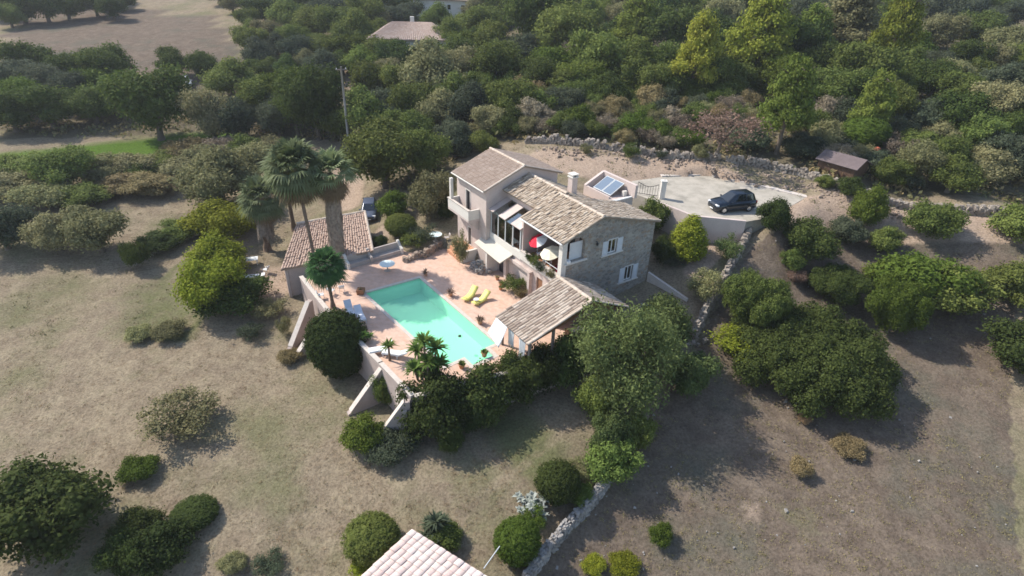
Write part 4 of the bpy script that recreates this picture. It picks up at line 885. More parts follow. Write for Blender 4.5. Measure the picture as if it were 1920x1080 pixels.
def plant(kind_, mat, px, yb, wpx, hpx=None, ytop=None, label=None, cat=None, group=None, name=None, trunk=None, at=None, z=None, bark='bark'):
    """px,yb: pixel of the ground contact; wpx/hpx: apparent width and height"""
    PLANT_N[0] += 1; k = PLANT_N[0]
    g = np.array(at, float) if at is not None else G(px, yb)
    if z is not None: g = Q(px, yb, z)
    fam = kind_.rstrip('0123456789'); me = UNIT[kind_]
    tree = fam in TR if trunk is None else trunk
    if fam == 'thicket': fam, tree = 'big_citrus', True
    q = g - CAM0; dist = q @ FW; mpp = dist / F_PX; dep = math.atan2(-q[2], q[1]); w = wpx * mpp
    if at is None and z is None and (not tree or fam == 'big_citrus'):      # the pixel is the near edge of the foliage, step back to its middle
        g = G(px, yb - .33 * wpx * math.sin(dep)); q = g - CAM0; mpp = (q @ FW) / F_PX; w = wpx * mpp; h = max((hpx * mpp - .58 * w * math.sin(dep)) / math.cos(dep), (.27 if kind_ == 'thicket' else .6 if fam == 'big_citrus' else .4) * w)
        if kind_ == 'thicket': h = .33 * w
    else: h = max((hpx * mpp - .30 * w * math.sin(dep)) / math.cos(dep), .3 * w)
    nm = name or ('tree' if tree else 'shrub'); rz = (k * 2.399) % 6.28
    if not tree:
        o = bpy.data.objects.new(nm, me); COL.objects.link(o); o.location = tuple(g - [0, 0, .05]); o.scale = (w, w, h); o.rotation_euler = (0, 0, rz)
        o.material_slots[0].link = 'OBJECT'; o.material_slots[0].material = MATS[mat]; return tag(o, label, cat or 'shrub', group)
    r = empty(nm, g, rz, label, cat or 'tree', group)
    tm = TR[fam if fam in TR else 'oak']; tm = tm[k % len(tm)]
    if not tm.materials: tm.materials.append(MATS[bark])
    o = bpy.data.objects.new('trunk', tm); COL.objects.link(o); o.parent = r; o.scale = (h if fam == 'pine' else w, h if fam == 'pine' else w, h)
    o.material_slots[0].link = 'OBJECT'; o.material_slots[0].material = MATS[bark]
    o = bpy.data.objects.new('crown', me); COL.objects.link(o); o.parent = r; o.scale = (w, w, h)
    o.material_slots[0].link = 'OBJECT'; o.material_slots[0].material = MATS[mat]
    return r
# (kind, material, px, y base, width, height, label, category)
NEAR = [
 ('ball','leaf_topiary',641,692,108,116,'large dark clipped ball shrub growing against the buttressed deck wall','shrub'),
 ('loose0','leaf_olive',345,828,122,92,'loose airy grey-green shrub alone on the left of the dry lawn','shrub'),
 ('low0','leaf_bright',262,905,70,40,'low bright green ground shrub at the left edge of the lawn','shrub'),
 ('ball','leaf_citrus',368,993,78,56,'smooth rounded green shrub with a dark shadow on its right, lower left','shrub'),
 ('bush0','leaf_citrus',265,1030,90,74,'dark green shrub at the far left of the lower left cluster','shrub'),
 ('bush1','leaf_topiary',305,1078,112,92,'big dark shrub at the front of the lower left cluster','shrub'),
 ('bush2','leaf_dark',245,1085,90,80,'very dark shrub cut by the bottom edge, lower left corner','shrub'),
 ('bush0','leaf_olive',437,1078,50,40,'small dull green shrub at the bottom edge of the lawn','shrub'),
 ('loose1','leaf_grey',508,1080,62,36,'small spiky grey-green shrub at the bottom edge, right of the dull one','shrub'),
 ('ball','leaf_oak',700,1058,98,88,'rounded olive green shrub left of the pale pink roof','shrub'),
 ('low1','leaf_lime',695,1082,70,34,'yellow-green low hedge along the edge of the pale pink roof','shrub'),
 ('ball','leaf_topiary',1044,950,80,84,'dark clipped ball shrub above the silvery agave bed by the foreground wall','shrub'),
 ('ball','leaf_bright',968,1062,82,86,'bright green clipped ball shrub beside the pale foreground wall','shrub'),
 ('loose2','leaf_bright',1002,995,46,44,'small light green bush between the two clipped balls','shrub'),
 ('bush1','leaf_fresh',1144,912,100,96,'light green leafy shrub leaning over the foreground stone wall','shrub'),
 ('low2','leaf_fresh',1086,950,46,44,'light green low growth trailing along the foreground stone wall','shrub'),
 ('loose0','leaf_olive',1085,905,44,46,'small brownish green bush on the lawn side of the leaning shrub','shrub'),
 ('bush2','leaf_bright',1237,1025,46,42,'small round bright green bush alone in the dry field','shrub'),
 ('low0','leaf_lime',1112,1078,46,34,'yellow-green tuft at the bottom edge of the field, nearest the wall','shrub'),
 ('low1','leaf_lime',1168,1082,60,34,'yellow-green spreading bush at the bottom edge of the field','shrub'),
 ('bush1','leaf_bright',683,835,76,62,'feathery bright green bush at the foot of the front buttress','shrub'),
 ('low2','leaf_grey',728,868,96,48,'low greyish plants spreading below the front buttress','shrub'),
 ('bush0','leaf_oak',723,752,46,58,'green bush between the two front buttresses','shrub'),
 ('ball','leaf_lime',782,762,56,64,'yellow-green rounded bush at the front corner of the deck','shrub'),
 ('bush0','leaf_topiary',820,800,130,112,'big very dark shrub below the front corner of the deck','shrub'),
 ('bush2','leaf_citrus',846,838,54,46,'small green bush at the foot of the very dark shrub','shrub'),
 ('bush1','leaf_citrus',905,775,108,100,'dark green hedge shrub below the stepped end of the pool','shrub'),
 ('bush2','leaf_citrus',968,748,92,92,'glossy green hedge shrub below the pool house terrace','shrub'),
 ('bush0','leaf_topiary',1012,730,82,92,'dark hedge shrub in front of the pool house corner post','shrub'),
 ('bush1','leaf_bright',1020,690,46,50,'bright green shrub top beside the pool house corner post','shrub'),
 ('bush1','leaf_citrus',1055,712,100,96,'dark green hedge shrub in front of the pool house counter','shrub'),
 ('bush2','leaf_topiary',885,800,66,60,'dark lower shrub under the hedge below the pool','shrub'),
 ('loose1','leaf_olive',505,600,60,42,'small shrub beside the gravel patch at the foot of the annexe','shrub'),
 ('loose2','leaf_grey',470,640,44,36,'small grey bush on the dry lawn left of the buttresses','shrub'),
 ('loose0','leaf_olive',536,632,28,40,'thin bush against the left buttress','shrub'),
 ('low0','leaf_scrub',545,683,44,24,'low dry plants at the foot of the left pair of buttresses','shrub'),
 ('low1','leaf_dark',440,600,130,50,'dark ground bushes in the shade of the lime green trees','shrub'),
 ('ball','leaf_oak',753,448,56,50,'round clipped olive green shrub right of the annexe','shrub'),
 ('bush1','leaf_bright',737,413,60,58,'bright green rounded shrub beside the grey parked car','shrub'),
 ('bush0','leaf_olive',812,418,84,100,'grey-green olive bush left of the tower','shrub'),
 ('loose1','leaf_grey',792,460,56,40,'grey-green bush on top of the brown rock wall','shrub'),
 ('loose2','leaf_oak',775,468,44,36,'green bush between the round clipped shrub and the rock wall','shrub'),
 ('bush2','leaf_topiary',712,470,32,30,'small dark bush at the right eave of the annexe','shrub'),
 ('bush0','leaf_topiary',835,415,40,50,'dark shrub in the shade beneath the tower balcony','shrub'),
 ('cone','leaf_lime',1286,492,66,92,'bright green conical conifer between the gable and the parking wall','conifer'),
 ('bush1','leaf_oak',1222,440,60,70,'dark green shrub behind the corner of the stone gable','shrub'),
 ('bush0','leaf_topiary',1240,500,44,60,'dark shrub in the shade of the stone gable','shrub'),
 ('loose0','leaf_olive',1318,572,64,70,'yellowish green shrub by the path below the conifer','shrub'),
 ('loose1','leaf_willow',1360,492,50,50,'light green bush at the path end under the parking wall','shrub'),
 ('loose2','leaf_grey',1260,505,40,34,'small grey shrub right of the gable foot','shrub'),
 ('bush2','leaf_topiary',1446,440,62,68,'dark rounded shrub just right of the parking area','shrub'),
 ('bush0','leaf_citrus',1507,498,100,92,'big dark green bush in the upper dry field','shrub'),
 ('bush1','leaf_oak',1483,510,46,46,'bush at the left foot of the big one in the upper dry field','shrub'),
 ('low1','leaf_brown',1492,535,36,32,'small rusty brown bush in the upper dry field','shrub'),
 ('bush2','leaf_grey',1582,462,66,56,'grey-green bush beside the dirt track, right of the big dark one','shrub'),
 ('bush0','leaf_bright',1618,432,60,84,'tall fresh green bush beside the dirt track','shrub'),
 ('bush1','leaf_oak',1652,478,56,58,'olive green bush near the right edge, above the field','shrub'),
 ('bush1','leaf_citrus',1590,370,48,40,'round dark bush in front of the drystone wall, right side','shrub'),
 ('bush2','leaf_oak',1545,355,34,28,'small dark bush in front of the drystone wall, left of the round one','shrub'),
 ('loose0','leaf_lime',1390,690,110,80,'yellow-green scrub in the gap between the tall tree and the huge thicket','shrub'),
 ('low2','leaf_dry',1497,895,40,36,'straw coloured dry weed in the middle of the field','weed'),
 ('low0','leaf_dry',1507,798,24,24,'little dry weed in front of the huge thicket','weed'),
 ('low1','leaf_dry',1590,860,60,30,'dry weed patch right of centre in the field','weed'),
 ('loose2','leaf_oak',1183,300,30,32,'small bright bush at the foot of the long drystone wall','shrub'),
 ('bush0','leaf_olive',1310,300,34,30,'green bush at the foot of the long drystone wall, near the brown tree','shrub'),
 ('loose1','leaf_grey',1240,300,22,20,'little bush on the bank, right of the small bright bush','shrub'),
 ('loose2','leaf_olive',1100,290,24,22,'little bush on the bank behind the chimney','shrub'),
 ('bush0','leaf_oak',905,290,56,46,'green bush behind the tower roof','shrub'),
 ('bush1','leaf_grey',858,300,60,60,'grey-green bush at the far left of the tower roof','shrub'),
 ('bush0','leaf_oak',345,452,72,46,'dark shrub growing over the low wall on the left','shrub'),
 ('bush1','leaf_topiary',296,478,74,40,'very dark shrub growing along the low wall on the left','shrub'),
 ('low2','leaf_dark',258,510,44,56,'dark shrub at the lower end of the left wall','shrub'),
 ('low0','leaf_olive',320,640,60,20,'low green plant strip on the left of the lawn','weed'),
 ('low1','leaf_olive',265,642,50,18,'low green plants at the left edge of the lawn','weed'),
]
for k_, m_, x_, y_, w_, h_, lb, ct in NEAR: plant(k_, m_, x_, y_, w_, h_, label=lb, cat=ct, at=G(x_, y_ + 2) if (600 < x_ < 1100 and 650 < y_ < 845) else None)
TREES = [
 ('oak1','leaf_willow',1228,660,110,110,'light green tree crown rising behind the large feathery tree','tree'),
 ('bush2','leaf_willow',1138,868,80,96,'leafy green shrub under the large feathery tree, lawn side','shrub'),
 ('thicket','leaf_citrus',1510,752,280,170,'huge spreading dark green thicket at the top of the dry field','tree'),
 ('big_citrus','leaf_oak',1402,640,112,125,'rounded grey-green tree beside the descending drystone wall','tree'),
 ('big_citrus','leaf_citrus',1565,580,96,80,'dark green tree behind the huge thicket','tree'),
 ('big_citrus','leaf_bright',1662,640,96,116,'fresh green tree at the right edge behind the huge thicket','tree'),
 ('bush1','leaf_bright',1648,550,70,62,'light green bush at the right edge, above the fresh green tree','shrub'),
 ('bush1','leaf_oak',1770,600,130,110,'olive green tree beyond the huge thicket on the far right','shrub'),
 ('bush0','leaf_lime',424,462,124,92,'lime green rounded tree, upper one of the group left of the annexe','tree'),
 ('bush1','leaf_lime',416,530,100,96,'lime green rounded tree, middle one of the group left of the annexe','pine tree'),
 ('bush2','leaf_lime',408,600,106,116,'lime green rounded tree, lowest one of the group left of the annexe','pine tree'),
]
TREES += [('bush0','leaf_willow',1290,752,92,96,'soft green bush on the field side of the large feathery tree','shrub'),
 ('bush1','leaf_oak',1190,850,72,80,'shaded green bush at the foot of the large feathery tree, field side','shrub'),
 ('bush0','leaf_fresh',1118,800,84,96,'bright green bush at the foot of the large feathery tree, lawn side','shrub')]
plant('willow', 'leaf_willow', 0, 0, 178, 190, at=(8.2, 33.6, tz(8.3, 33.6)), label='large feathery light green tree in front of the pool house', cat='tree')
for k_, m_, x_, y_, w_, h_, lb, ct in TREES: plant(k_, m_, x_, y_, w_, h_, label=lb, cat=ct)

# silver agave bed, spiky cordyline
def blades(mb, c, n, L, w, up=.6, droop=.3, seed=0, zr=1.0):
    r = np.random.RandomState(seed)
    for i in range(n):
        th = i * 2.4 + r.uniform(-.2, .2); el = R(r.uniform(5, 85)) * up + R(8); l = L * r.uniform(.75, 1.1); d = np.array([math.cos(th) * math.cos(el), math.sin(th) * math.cos(el), math.sin(el)]); sd = np.array([-math.sin(th), math.cos(th), 0]) * w
        p0, p1, p2 = np.array(c), np.array(c) + d * l * .55, np.array(c) + d * l - np.array([0, 0, droop * l * math.cos(el)])
        mb.add([p0 - sd * .5, p0 + sd * .5, p1 + sd, p1 - sd, p2 + sd * .08, p2 - sd * .08], [(0, 1, 2, 3), (3, 2, 4, 5)], float(np.clip(r.normal(.5, .25), 0, 1)))
def bladeplant(name, px, py, spots, n, L, w, mat, label, cat, z=None, stem=None):
    g = G(px, py) if z is None else Q(px, py, z); r = empty(name, g, 0, label, cat); mb = MB(); ms = MB()
    for i, (x, y, h) in enumerate(spots):
        blades(mb, (x, y, h), n, L, w, seed=px + i)
        if stem: ms.tube([(x * .4, y * .4, -.1), (x * .8, y * .8, h * .5), (x, y, h)], [stem * 1.2, stem, stem * .8], 7)
    mb.build('leaves', mat, r)
    if stem: ms.build('stem', 'palm_bark', r)
    return r
rr_ = np.random.RandomState(4)
bladeplant('silver_plant', 995, 955, [(rr_.uniform(-.9, .9), rr_.uniform(-.7, .7), rr_.uniform(.1, .8)) for _ in range(22)], 16, .42, .07, 'leaf_silver', 'silvery white leaved plant bed beside the dark clipped ball', 'plant')
bladeplant('cordyline', 818, 1005, [(0, 0, 1.3), (.35, .2, .9), (-.35, .1, .8), (.1, -.35, .6), (.5, -.3, .4), (-.4, -.4, .4)], 46, .85, .06, 'leaf_grey', 'spiky dark green plant behind the pale pink roof', 'plant', stem=.06)
plant('bush1', 'leaf_oak', 838, 1030, 60, 50, label='dark bushy growth at the foot of the spiky plant by the pink roof', cat='shrub')
bladeplant('yucca', 800, 726, [(0, 0, 4.0), (.75, .25, 3.3), (-.55, .3, 3.0), (.25, -.5, 2.6), (1.0, -.1, 2.2), (-.7, -.3, 1.8)], 70, 1.05, .07, 'leaf_yucca', 'tall many headed yucca at the front edge of the pool deck', 'yucca', z=-.8, stem=.09)
bladeplant('deck_palm', 731, 676, [(0, 0, 1.25)], 44, .85, .06, 'leaf_yucca', 'short spiky palm beside the white loungers at the deck edge', 'palm', z=0, stem=.09)
bladeplant('deck_shrub', 683, 640, [(0, 0, .5), (.3, .2, .3)], 30, .6, .06, 'leaf_yucca', 'small spiky plant at the deck edge above the large clipped ball', 'plant', z=.1, stem=.05)
bladeplant('agave', 1218, 590, [(0, 0, .5), (.4, .2, .4), (-.3, .3, .3)], 30, .8, .07, 'leaf_silver', 'pale spiky plant behind the pool house roof', 'plant')
# slender plant and climbing bed by the tower and the facade
g = HW(-2.6, 12.0, 0)
plant('loose1', 'leaf_olive', 853, 516, 30, 62, at=g, label='tall slender feathery plant on the deck below the tower steps', cat='plant')
plant('loose0', 'leaf_oak', 0, 0, 46, 34, at=HW(-.75, 5.4, 0), label='green bush bed at the foot of the pink front wall', cat='shrub')
plant('loose2', 'leaf_scrub', 0, 0, 30, 24, at=HW(-.7, 4.3, 0), label='dry bush at the foot of the pink front wall, nearest the pool house', cat='shrub')

# ------------------------------------------------------------------ palms
def fronds(n, L, seed, blades_=15, fanr=.62, e0=-35, e1=80):
    r = np.random.RandomState(seed); mb = MB()
    for i in range(n):
        th = i * 2.39996; t = (i + .5) / n; el = R(e0 + (e1 - e0) * t + r.uniform(-8, 8)); l = L * r.uniform(.75, 1.1) * .5
        d = np.array([math.cos(th) * math.cos(el), math.sin(th) * math.cos(el), math.sin(el)]); sd = np.array([-math.sin(th), math.cos(th), 0]); up = np.cross(d, sd) * -1
        tip = d * l; mb.quad(sd * -.02, sd * .02, tip + sd * .015, tip - sd * .015, .3); hue = float(np.clip(r.normal(.5, .25), 0, 1))
        for k in range(blades_):
            a = R(-78 + 156 * k / (blades_ - 1)); bd = d * math.cos(a) + sd * math.sin(a) - np.array([0, 0, .25 * abs(math.sin(a))]); bl_ = L * fanr * (1 - .25 * abs(math.sin(a))) * r.uniform(.85, 1.05); wv = (sd * math.cos(a) - d * math.sin(a)) * L * .035
            m_ = tip + bd * bl_ * .55; e_ = tip + bd * bl_ - np.array([0, 0, bl_ * .28]); mb.add([tip, m_ + wv, e_, m_ - wv], [(0, 1, 2, 3)], hue)
    return mb
def palm(base, top, label, crown=1.7, nf=46, r0=.16, skirt=None, mat='leaf_palm', seed=1, dry=24, e0=-35):
    base, top = np.asarray(base, float), np.asarray(top, float); P = empty('palm_tree', base, 0, label, 'palm tree'); t = top - base
    mb = MB(); N = 14; mb.tube([np.array([t[0] * (k / N) ** 1.2, t[1] * (k / N) ** 1.2, t[2] * k / N]) for k in range(N + 1)], [r0 * (1.7 - .9 * min(1, k / 3)) * (1.03 if k % 2 else .97) if k < 3 else r0 * (.95 - .1 * k / N) * (1.03 if k % 2 else .97) for k in range(N + 1)], 10); mb.build('trunk', 'palm_bark', P, True)
    f = fronds(nf, crown, seed, e0=e0); f.v = [tuple(np.array(v) + t) for v in f.v]; f.build('fronds', mat, P)
    if dry:
        f = fronds(dry, crown * .9, seed + 5, e0=-80, e1=-35); f.v = [tuple(np.array(v) + t - [0, 0, .1]) for v in f.v]; f.build('dry_fronds', 'leaf_palm_dry', P)
    if skirt:
        rs_, h0, h1 = skirt; r = np.random.RandomState(seed + 9); mb = MB()
        mb.tube([t * k for k in np.linspace(h0, h1, 6)], [rs_ * .8, rs_ * .88, rs_ * .9, rs_ * .92, rs_ * .9, rs_ * .6], 12)
        for i in range(420):
            k = r.uniform(h0 + .03, h1); th = r.uniform(0, 6.28); c = t * k; rad = rs_ * r.uniform(.8, 1.05); o = np.array([math.cos(th), math.sin(th), 0]); sd = np.array([-math.sin(th), math.cos(th), 0]) * r.uniform(.05, .12)
            p = c + o * rad * .9; l = r.uniform(.5, 1.0); e_ = p + o * r.uniform(.0, .16) - np.array([0, 0, l]); mb.add([p - sd, p + sd, e_ + sd * .5, e_ - sd * .5], [(0, 1, 2, 3)])
        mb.build('dead_leaf_skirt', 'palm_skirt', P)
    return P
def at_depth(px, py, y): d = ray(px, py); return CAM0 + d * (y / d[1])
b0 = Q(598, 527, -.3); palm(b0, at_depth(553, 316, b0[1] + 2.6), 'tallest fan palm, slim trunk, leaning over the annexe roof', 3.1, 70, .17, seed=3, dry=50)
b0 = Q(634, 492, 0); palm(b0, at_depth(619, 325, b0[1]), 'fan palm wrapped in a thick skirt of dead leaves in front of the annexe roof', 2.6, 40, .3, (.78, .04, .8), seed=8, dry=40, e0=-10)
b0 = G(502, 470); palm(b0, at_depth(490, 372, b0[1]), 'fan palm with a short dead leaf skirt left of the annexe', 2.7, 56, .28, (.85, .32, .86), seed=12, dry=24)
b0 = G(552, 432); palm(b0, at_depth(532, 325, b0[1]), 'fan palm with a leaning dark trunk behind the annexe', 2.8, 54, .22, seed=15, dry=28)
b0 = Q(625, 577, 0); palm(b0, b0 + [-.15, 0, 4.0], 'small dense dark green palm on the pool deck beside the white chairs', 1.85, 72, .15, mat='leaf_fan_dark', seed=21, dry=0, e0=-65)

# ------------------------------------------------------------------ garden furniture on the deck
def lounger(name, p, rz, label, frame='white_paint', cloth='white_fabric', back=35, group=None, curved=False):
    r = empty(name, p, rz, label, 'sun lounger', group)
    if curved:
        N = 14; prof = [(-.95 + 1.9 * k / N, .34 - .13 * math.sin(math.pi * min(1, k / N * 1.25)) + (max(0, k / N - .6) * 1.5) ** 1.7) for k in range(N + 1)]; mb = MB(); vs = []
        for x, z in prof: vs += [(x, -.31, z), (x, .31, z), (x, .31, z - .07), (x, -.31, z - .07)]
        fs = [(4 * i + a, 4 * i + 4 + a, 4 * i + 4 + (a + 1) % 4, 4 * i + (a + 1) % 4) for i in range(N) for a in range(4)] + [(0, 1, 2, 3), (4 * N + 3, 4 * N + 2, 4 * N + 1, 4 * N)]
        mb.add(vs, fs); mb.build('shell', frame, r, True)
        for x in (-.6, .45):
            mb = MB(); mb.tube([(x, -.26, 0), (x, -.26, .3), (x, .26, .3), (x, .26, 0)], .03, 6); mb.build('leg', frame, r)
        return r
    b = R(back); mb = MB(); mb.span(-.95, .35, -.3, .3, .30, .36); mb.build('seat', frame, r)
    mb = MB(); mb.span(-.93, .33, -.28, .28, .365, .44); mb.build('cushion', cloth, r, bevel=.02)
    c, s = math.cos(b), math.sin(b); L = .75
    mb = MB(); mb.add([(.36, y, .31) for y in (-.3, .3)] + [(.36 + L * c, y, .31 + L * s) for y in (.3, -.3)] + [(.36 - .06 * s, y, .31 + .1 * c) for y in (-.3, .3)] + [(.36 + L * c - .06 * s, y, .31 + L * s + .1 * c) for y in (.3, -.3)], [(3, 2, 1, 0), (4, 5, 6, 7), (0, 1, 5, 4), (1, 2, 6, 5), (2, 3, 7, 6), (3, 0, 4, 7)]); mb.build('backrest', cloth, r)
    for x in (-.85, .25):
        for y in (-.26, .26): mb = MB(); mb.span(x - .03, x + .03, y - .03, y + .03, 0, .3); mb.build('leg', frame, r)
    return r
lounger('sun_lounger', Q(881, 558), R(62), 'curved yellow sun lounger, the one nearer the pool corner', 'yellow', group='yellow sun loungers', curved=True)
lounger('sun_lounger', Q(902, 566), R(52), 'curved yellow sun lounger, the one nearer the house wall', 'yellow', group='yellow sun loungers', curved=True)
lounger('sun_lounger', Q(657, 588), R(118), 'white sun lounger beside the dark clipped ball, farther of the pair', back=40, cloth='shaded_white_fabric')
lounger('sun_lounger', Q(676, 597), R(118), 'white sun lounger with shade-tinted white cushion on the pool side of the pair', cloth='shaded_white_fabric', back=30)
lounger('sun_lounger', Q(716, 661), R(20), 'white sun lounger under the short spiky palm', back=45)
lounger('sun_lounger', Q(741, 669), R(-10), 'white sun lounger right of the short spiky palm', back=25)
t = empty('side_table', Q(893, 569), 0, 'small round white side table between the yellow loungers', 'side table')
mb = MB(); mb.lathe([(.24, .4), (.25, .43), (.24, .46)], seg=16); mb.build('tabletop', 'white_paint', t); mb = MB(); mb.lathe([(.16, 0), (.04, .05), (.035, .395)], seg=10); mb.build('pedestal', 'white_paint', t)
def round_table(p, label, r=.66):
    t = empty('round_table', p, 0, label, 'table'); mb = MB(); mb.lathe([(r - .03, .70), (r, .715), (r, .735), (r - .02, .75)], seg=28); mb.build('tabletop', 'table_glass', t)
    mb = MB(); mb.lathe([(.34, 0), (.32, .04), (.06, .08), (.05, .4), (.06, .66), (.3, .695)], seg=12); mb.build('pedestal', 'render_grey', t); return t
def chair(p, rz, label, group=None, mat='white_paint'):
    r = empty('garden_chair', p, rz, label, 'chair', group); mb = MB(); mb.span(-.23, .23, -.23, .23, .42, .46); mb.build('seat', mat, r, bevel=.01)
    mb = MB(); vs = []
    for k in range(7): a = R(-60 + 20 * k); vs += [(-.2 - .06 * math.cos(a), .26 * math.sin(a), .46), (-.27 - .08 * math.cos(a), .28 * math.sin(a), .86 - .06 * abs(k - 3) / 3)]
    mb.add(vs, [(2 * k, 2 * k + 2, 2 * k + 3, 2 * k + 1) for k in range(6)]); o = mb.build('backrest', mat, r, True); o.modifiers.new('solid', 'SOLIDIFY').thickness = .03
    for x in (-.2, .2):
        for y in (-.2, .2): mb = MB(); mb.tube([(x * 1.1, y * 1.1, 0), (x, y, .42)], .02, 6); mb.build('leg', mat, r)
    for y in (-.24, .24): mb = MB(); mb.tube([(-.22, y, .66), (.12, y, .64), (.2, y, .46)], .018, 6); mb.build('armrest', mat, r)
    return r
round_table(Q(727, 507, .0), 'round pale green table on the deck in front of the masonry bench', .72)
pt = Q(817, 448, .85); pt[2] = max(tz(pt[0], pt[1]), .5); round_table(pt, 'round pale green table in the upper garden beside the tower', .66)
for (x, y), a, lb in (((603, 560), 20, 'white garden chair left of the small dense palm'), ((622, 552), 70, 'white garden chair behind the small dense palm trunk'), ((641, 547), 110, 'white garden chair right of the small dense palm')): chair(Q(x, y), R(a), lb)
chair(G(838, 452), R(200), 'pale garden chair beside the upper round table', mat='render_grey')
t = empty('plastic_table', G(472, 497), R(20), 'white rectangular garden table on the gravel by the lime green trees', 'table')
mb = MB(); mb.box((0, 0, .71), (1.4, .85, .05)); mb.build('tabletop', 'white_paint', t, bevel=.01)
for x in (-.58, .58):
    for y in (-.33, .33): mb = MB(); mb.box((x, y, .34), (.07, .07, .685)); mb.build('leg', 'white_paint', t)
lounger('sun_lounger', G(476, 524), R(15), 'white sun lounger on the gravel below the white rectangular table', back=10)
chair(G(500, 512), R(170), 'white garden chair on the gravel between the table and the lounger')
def pot(p, r, h, label, plant_=True, square=False, mat='terracotta', leaf='leaf_brown', n=26, L=.45):
    o = empty('plant_pot', p, 0, label, 'plant pot'); mb = MB()
    if square: mb.box((0, 0, h / 2), (r * 2, r * 2, h), 0, None, 1.1)
    else: mb.lathe([(r * .65, 0), (r * .95, h * .85), (r * 1.05, h * .87), (r * 1.05, h), (r * .9, h), (r * .88, h * .9)], seg=14)
    mb.build('pot', mat, o)
    if plant_: mb = MB(); blades(mb, (0, 0, h * .9), n, L, .05, seed=int(p[0] * 97) % 1000); mb.build('plant', leaf, o)
pot(Q(677, 550), .3, .45, 'square brown planter at the left pool corner', square=True, mat='wood_brown', leaf='leaf_scrub', L=.25)
pot(Q(798, 517), .18, .35, 'terracotta pot with a thin plant at the far pool corner', L=.55, n=16)
pot(Q(845, 555), .22, .38, 'terracotta pot with a spreading brown plant halfway along the pool', n=34, L=.6)
pot(Q(900, 607), .24, .4, 'terracotta pot with a brown plant near the white shade sail', n=34, L=.6)
pot(Q(908, 668), .26, .4, 'dark pot with a leafy plant at the pool corner by the pool house', leaf='leaf_oak', n=40, L=.4)
pot(Q(866, 690), .26, .4, 'dark pot with a leafy plant at the stepped end of the pool', leaf='leaf_oak', n=40, L=.4)
for k, (x, y) in enumerate(((-1.0, 7.9), (-1.25, 6.9), (-1.7, 6.2))): pot(HW(x, y, 0), .2, .3, ('pinkish pot beside the awning door', 'pinkish pot one step from the awning door', 'pinkish pot farthest from the awning door')[k], leaf='leaf_scrub', mat='terracotta', L=.3)
mb = MB(); mb.lathe([(.10, 0), (.13, .02), (.13, .09), (.07, .12)], seg=12); o = mb.build('pool_skimmer_float', 'iron'); o.location = tuple(Q(862, 631, -.13)); tag(o, 'tiny dark float drifting in the middle of the pool', 'float')
# terrace things
def parasol(p, r, h, tilt, mats, label, rz=0):
    o = empty('parasol', p, rz, label, 'parasol'); mb = MB(); mb.tube([(0, 0, 0), (0, 0, h)], .025, 6); mb.build('pole', 'alu_frame', o)
    n = 8; T = Matrix.Rotation(tilt, 4, 'Y'); nm = len(mats); ms = [MB() for _ in mats]
    for k in range(n):
        a0, a1 = 2 * math.pi * k / n, 2 * math.pi * (k + 1) / n; am = (a0 + a1) / 2; m_ = ms[k % nm if nm == 2 and False else (0 if k < n * .62 or nm == 1 else 1)]
        vs = [T @ Vector((0, 0, .34)), T @ Vector((r * math.cos(a0), r * math.sin(a0), 0)), T @ Vector((r * .94 * math.cos(am), r * .94 * math.sin(am), -.03)), T @ Vector((r * math.cos(a1), r * math.sin(a1), 0))]
        m_.add([(v.x, v.y, v.z + h - .3) for v in vs], [(0, 1, 2), (0, 2, 3)])
    for m_, mt in zip(ms, mats): q = m_.build('canopy', mt, o); q.modifiers.new('solid', 'SOLIDIFY').thickness = .012
parasol(HW(.75, 4.3, 3.4), .85, 2.05, R(-28), ('red_fabric', 'white_fabric'), 'red and white parasol on the covered upper terrace', HA)
parasol(HW(.7, 2.35, 3.4), .95, 1.75, R(-22), ('cream_fabric',), 'cream parasol on the covered upper terrace near the corner pillar', HA)
t = empty('terrace_table', HW(.9, 3.4, 3.4), HA, 'white table on the covered upper terrace between the parasols', 'table')
mb = MB(); mb.box((0, 0, .74), (.8, 1.3, .05)); mb.build('tabletop', 'white_paint', t)
for x in (-.33, .33):
    for y in (-.55, .55): mb = MB(); mb.box((x, y, .355), (.06, .06, .71)); mb.build('leg', 'white_paint', t)
lounger('sun_lounger', HW(.55, 8.2, 3.4), HA + R(90), 'white lounger behind the veranda glass', back=40)
o = empty('terrace_sofa', HW(.85, 1.2, 3.4), HA, 'dark red sofa on the terrace behind the railing', 'sofa')
mb = MB(); mb.box((0, 0, .28), (.8, 1.3, .34)); mb.build('seat', 'darkred_fabric', o, bevel=.04); mb = MB(); mb.box((.32, 0, .7), (.18, 1.3, .5)); mb.build('backrest', 'darkred_fabric', o, bevel=.04)
mb = MB(); mb.box((0, 0, .14), (.36, .5, .26)); o = mb.build('cushion', 'white_fabric', None, bevel=.06); o.location = tuple(HW(.62, .05, 4.95)); o.rotation_euler = (0, 0, HA); tag(o, 'white cushion lying on the sill of the gable arch', 'cushion')
for y, lf, lb in ((4.0, 'leaf_citrus', 'green hanging plant on the terrace parapet below the red parasol'), (3.2, 'leaf_oak', 'dark green hanging plant on the parapet below the cream parasol'), (2.4, 'leaf_grey', 'grey-green trailing plant at the railing end of the parapet'), (1.0, 'leaf_olive', 'olive trailing plant on the parapet near the corner pillar')):
    g = HW(-.25, y, 3.25 if y < 3 else 3.4); o = plant('loose%d' % (int(y * 10) % 3), lf, 0, 0, 20, 22, at=g, label=lb, cat='plant', name='hanging_plant')

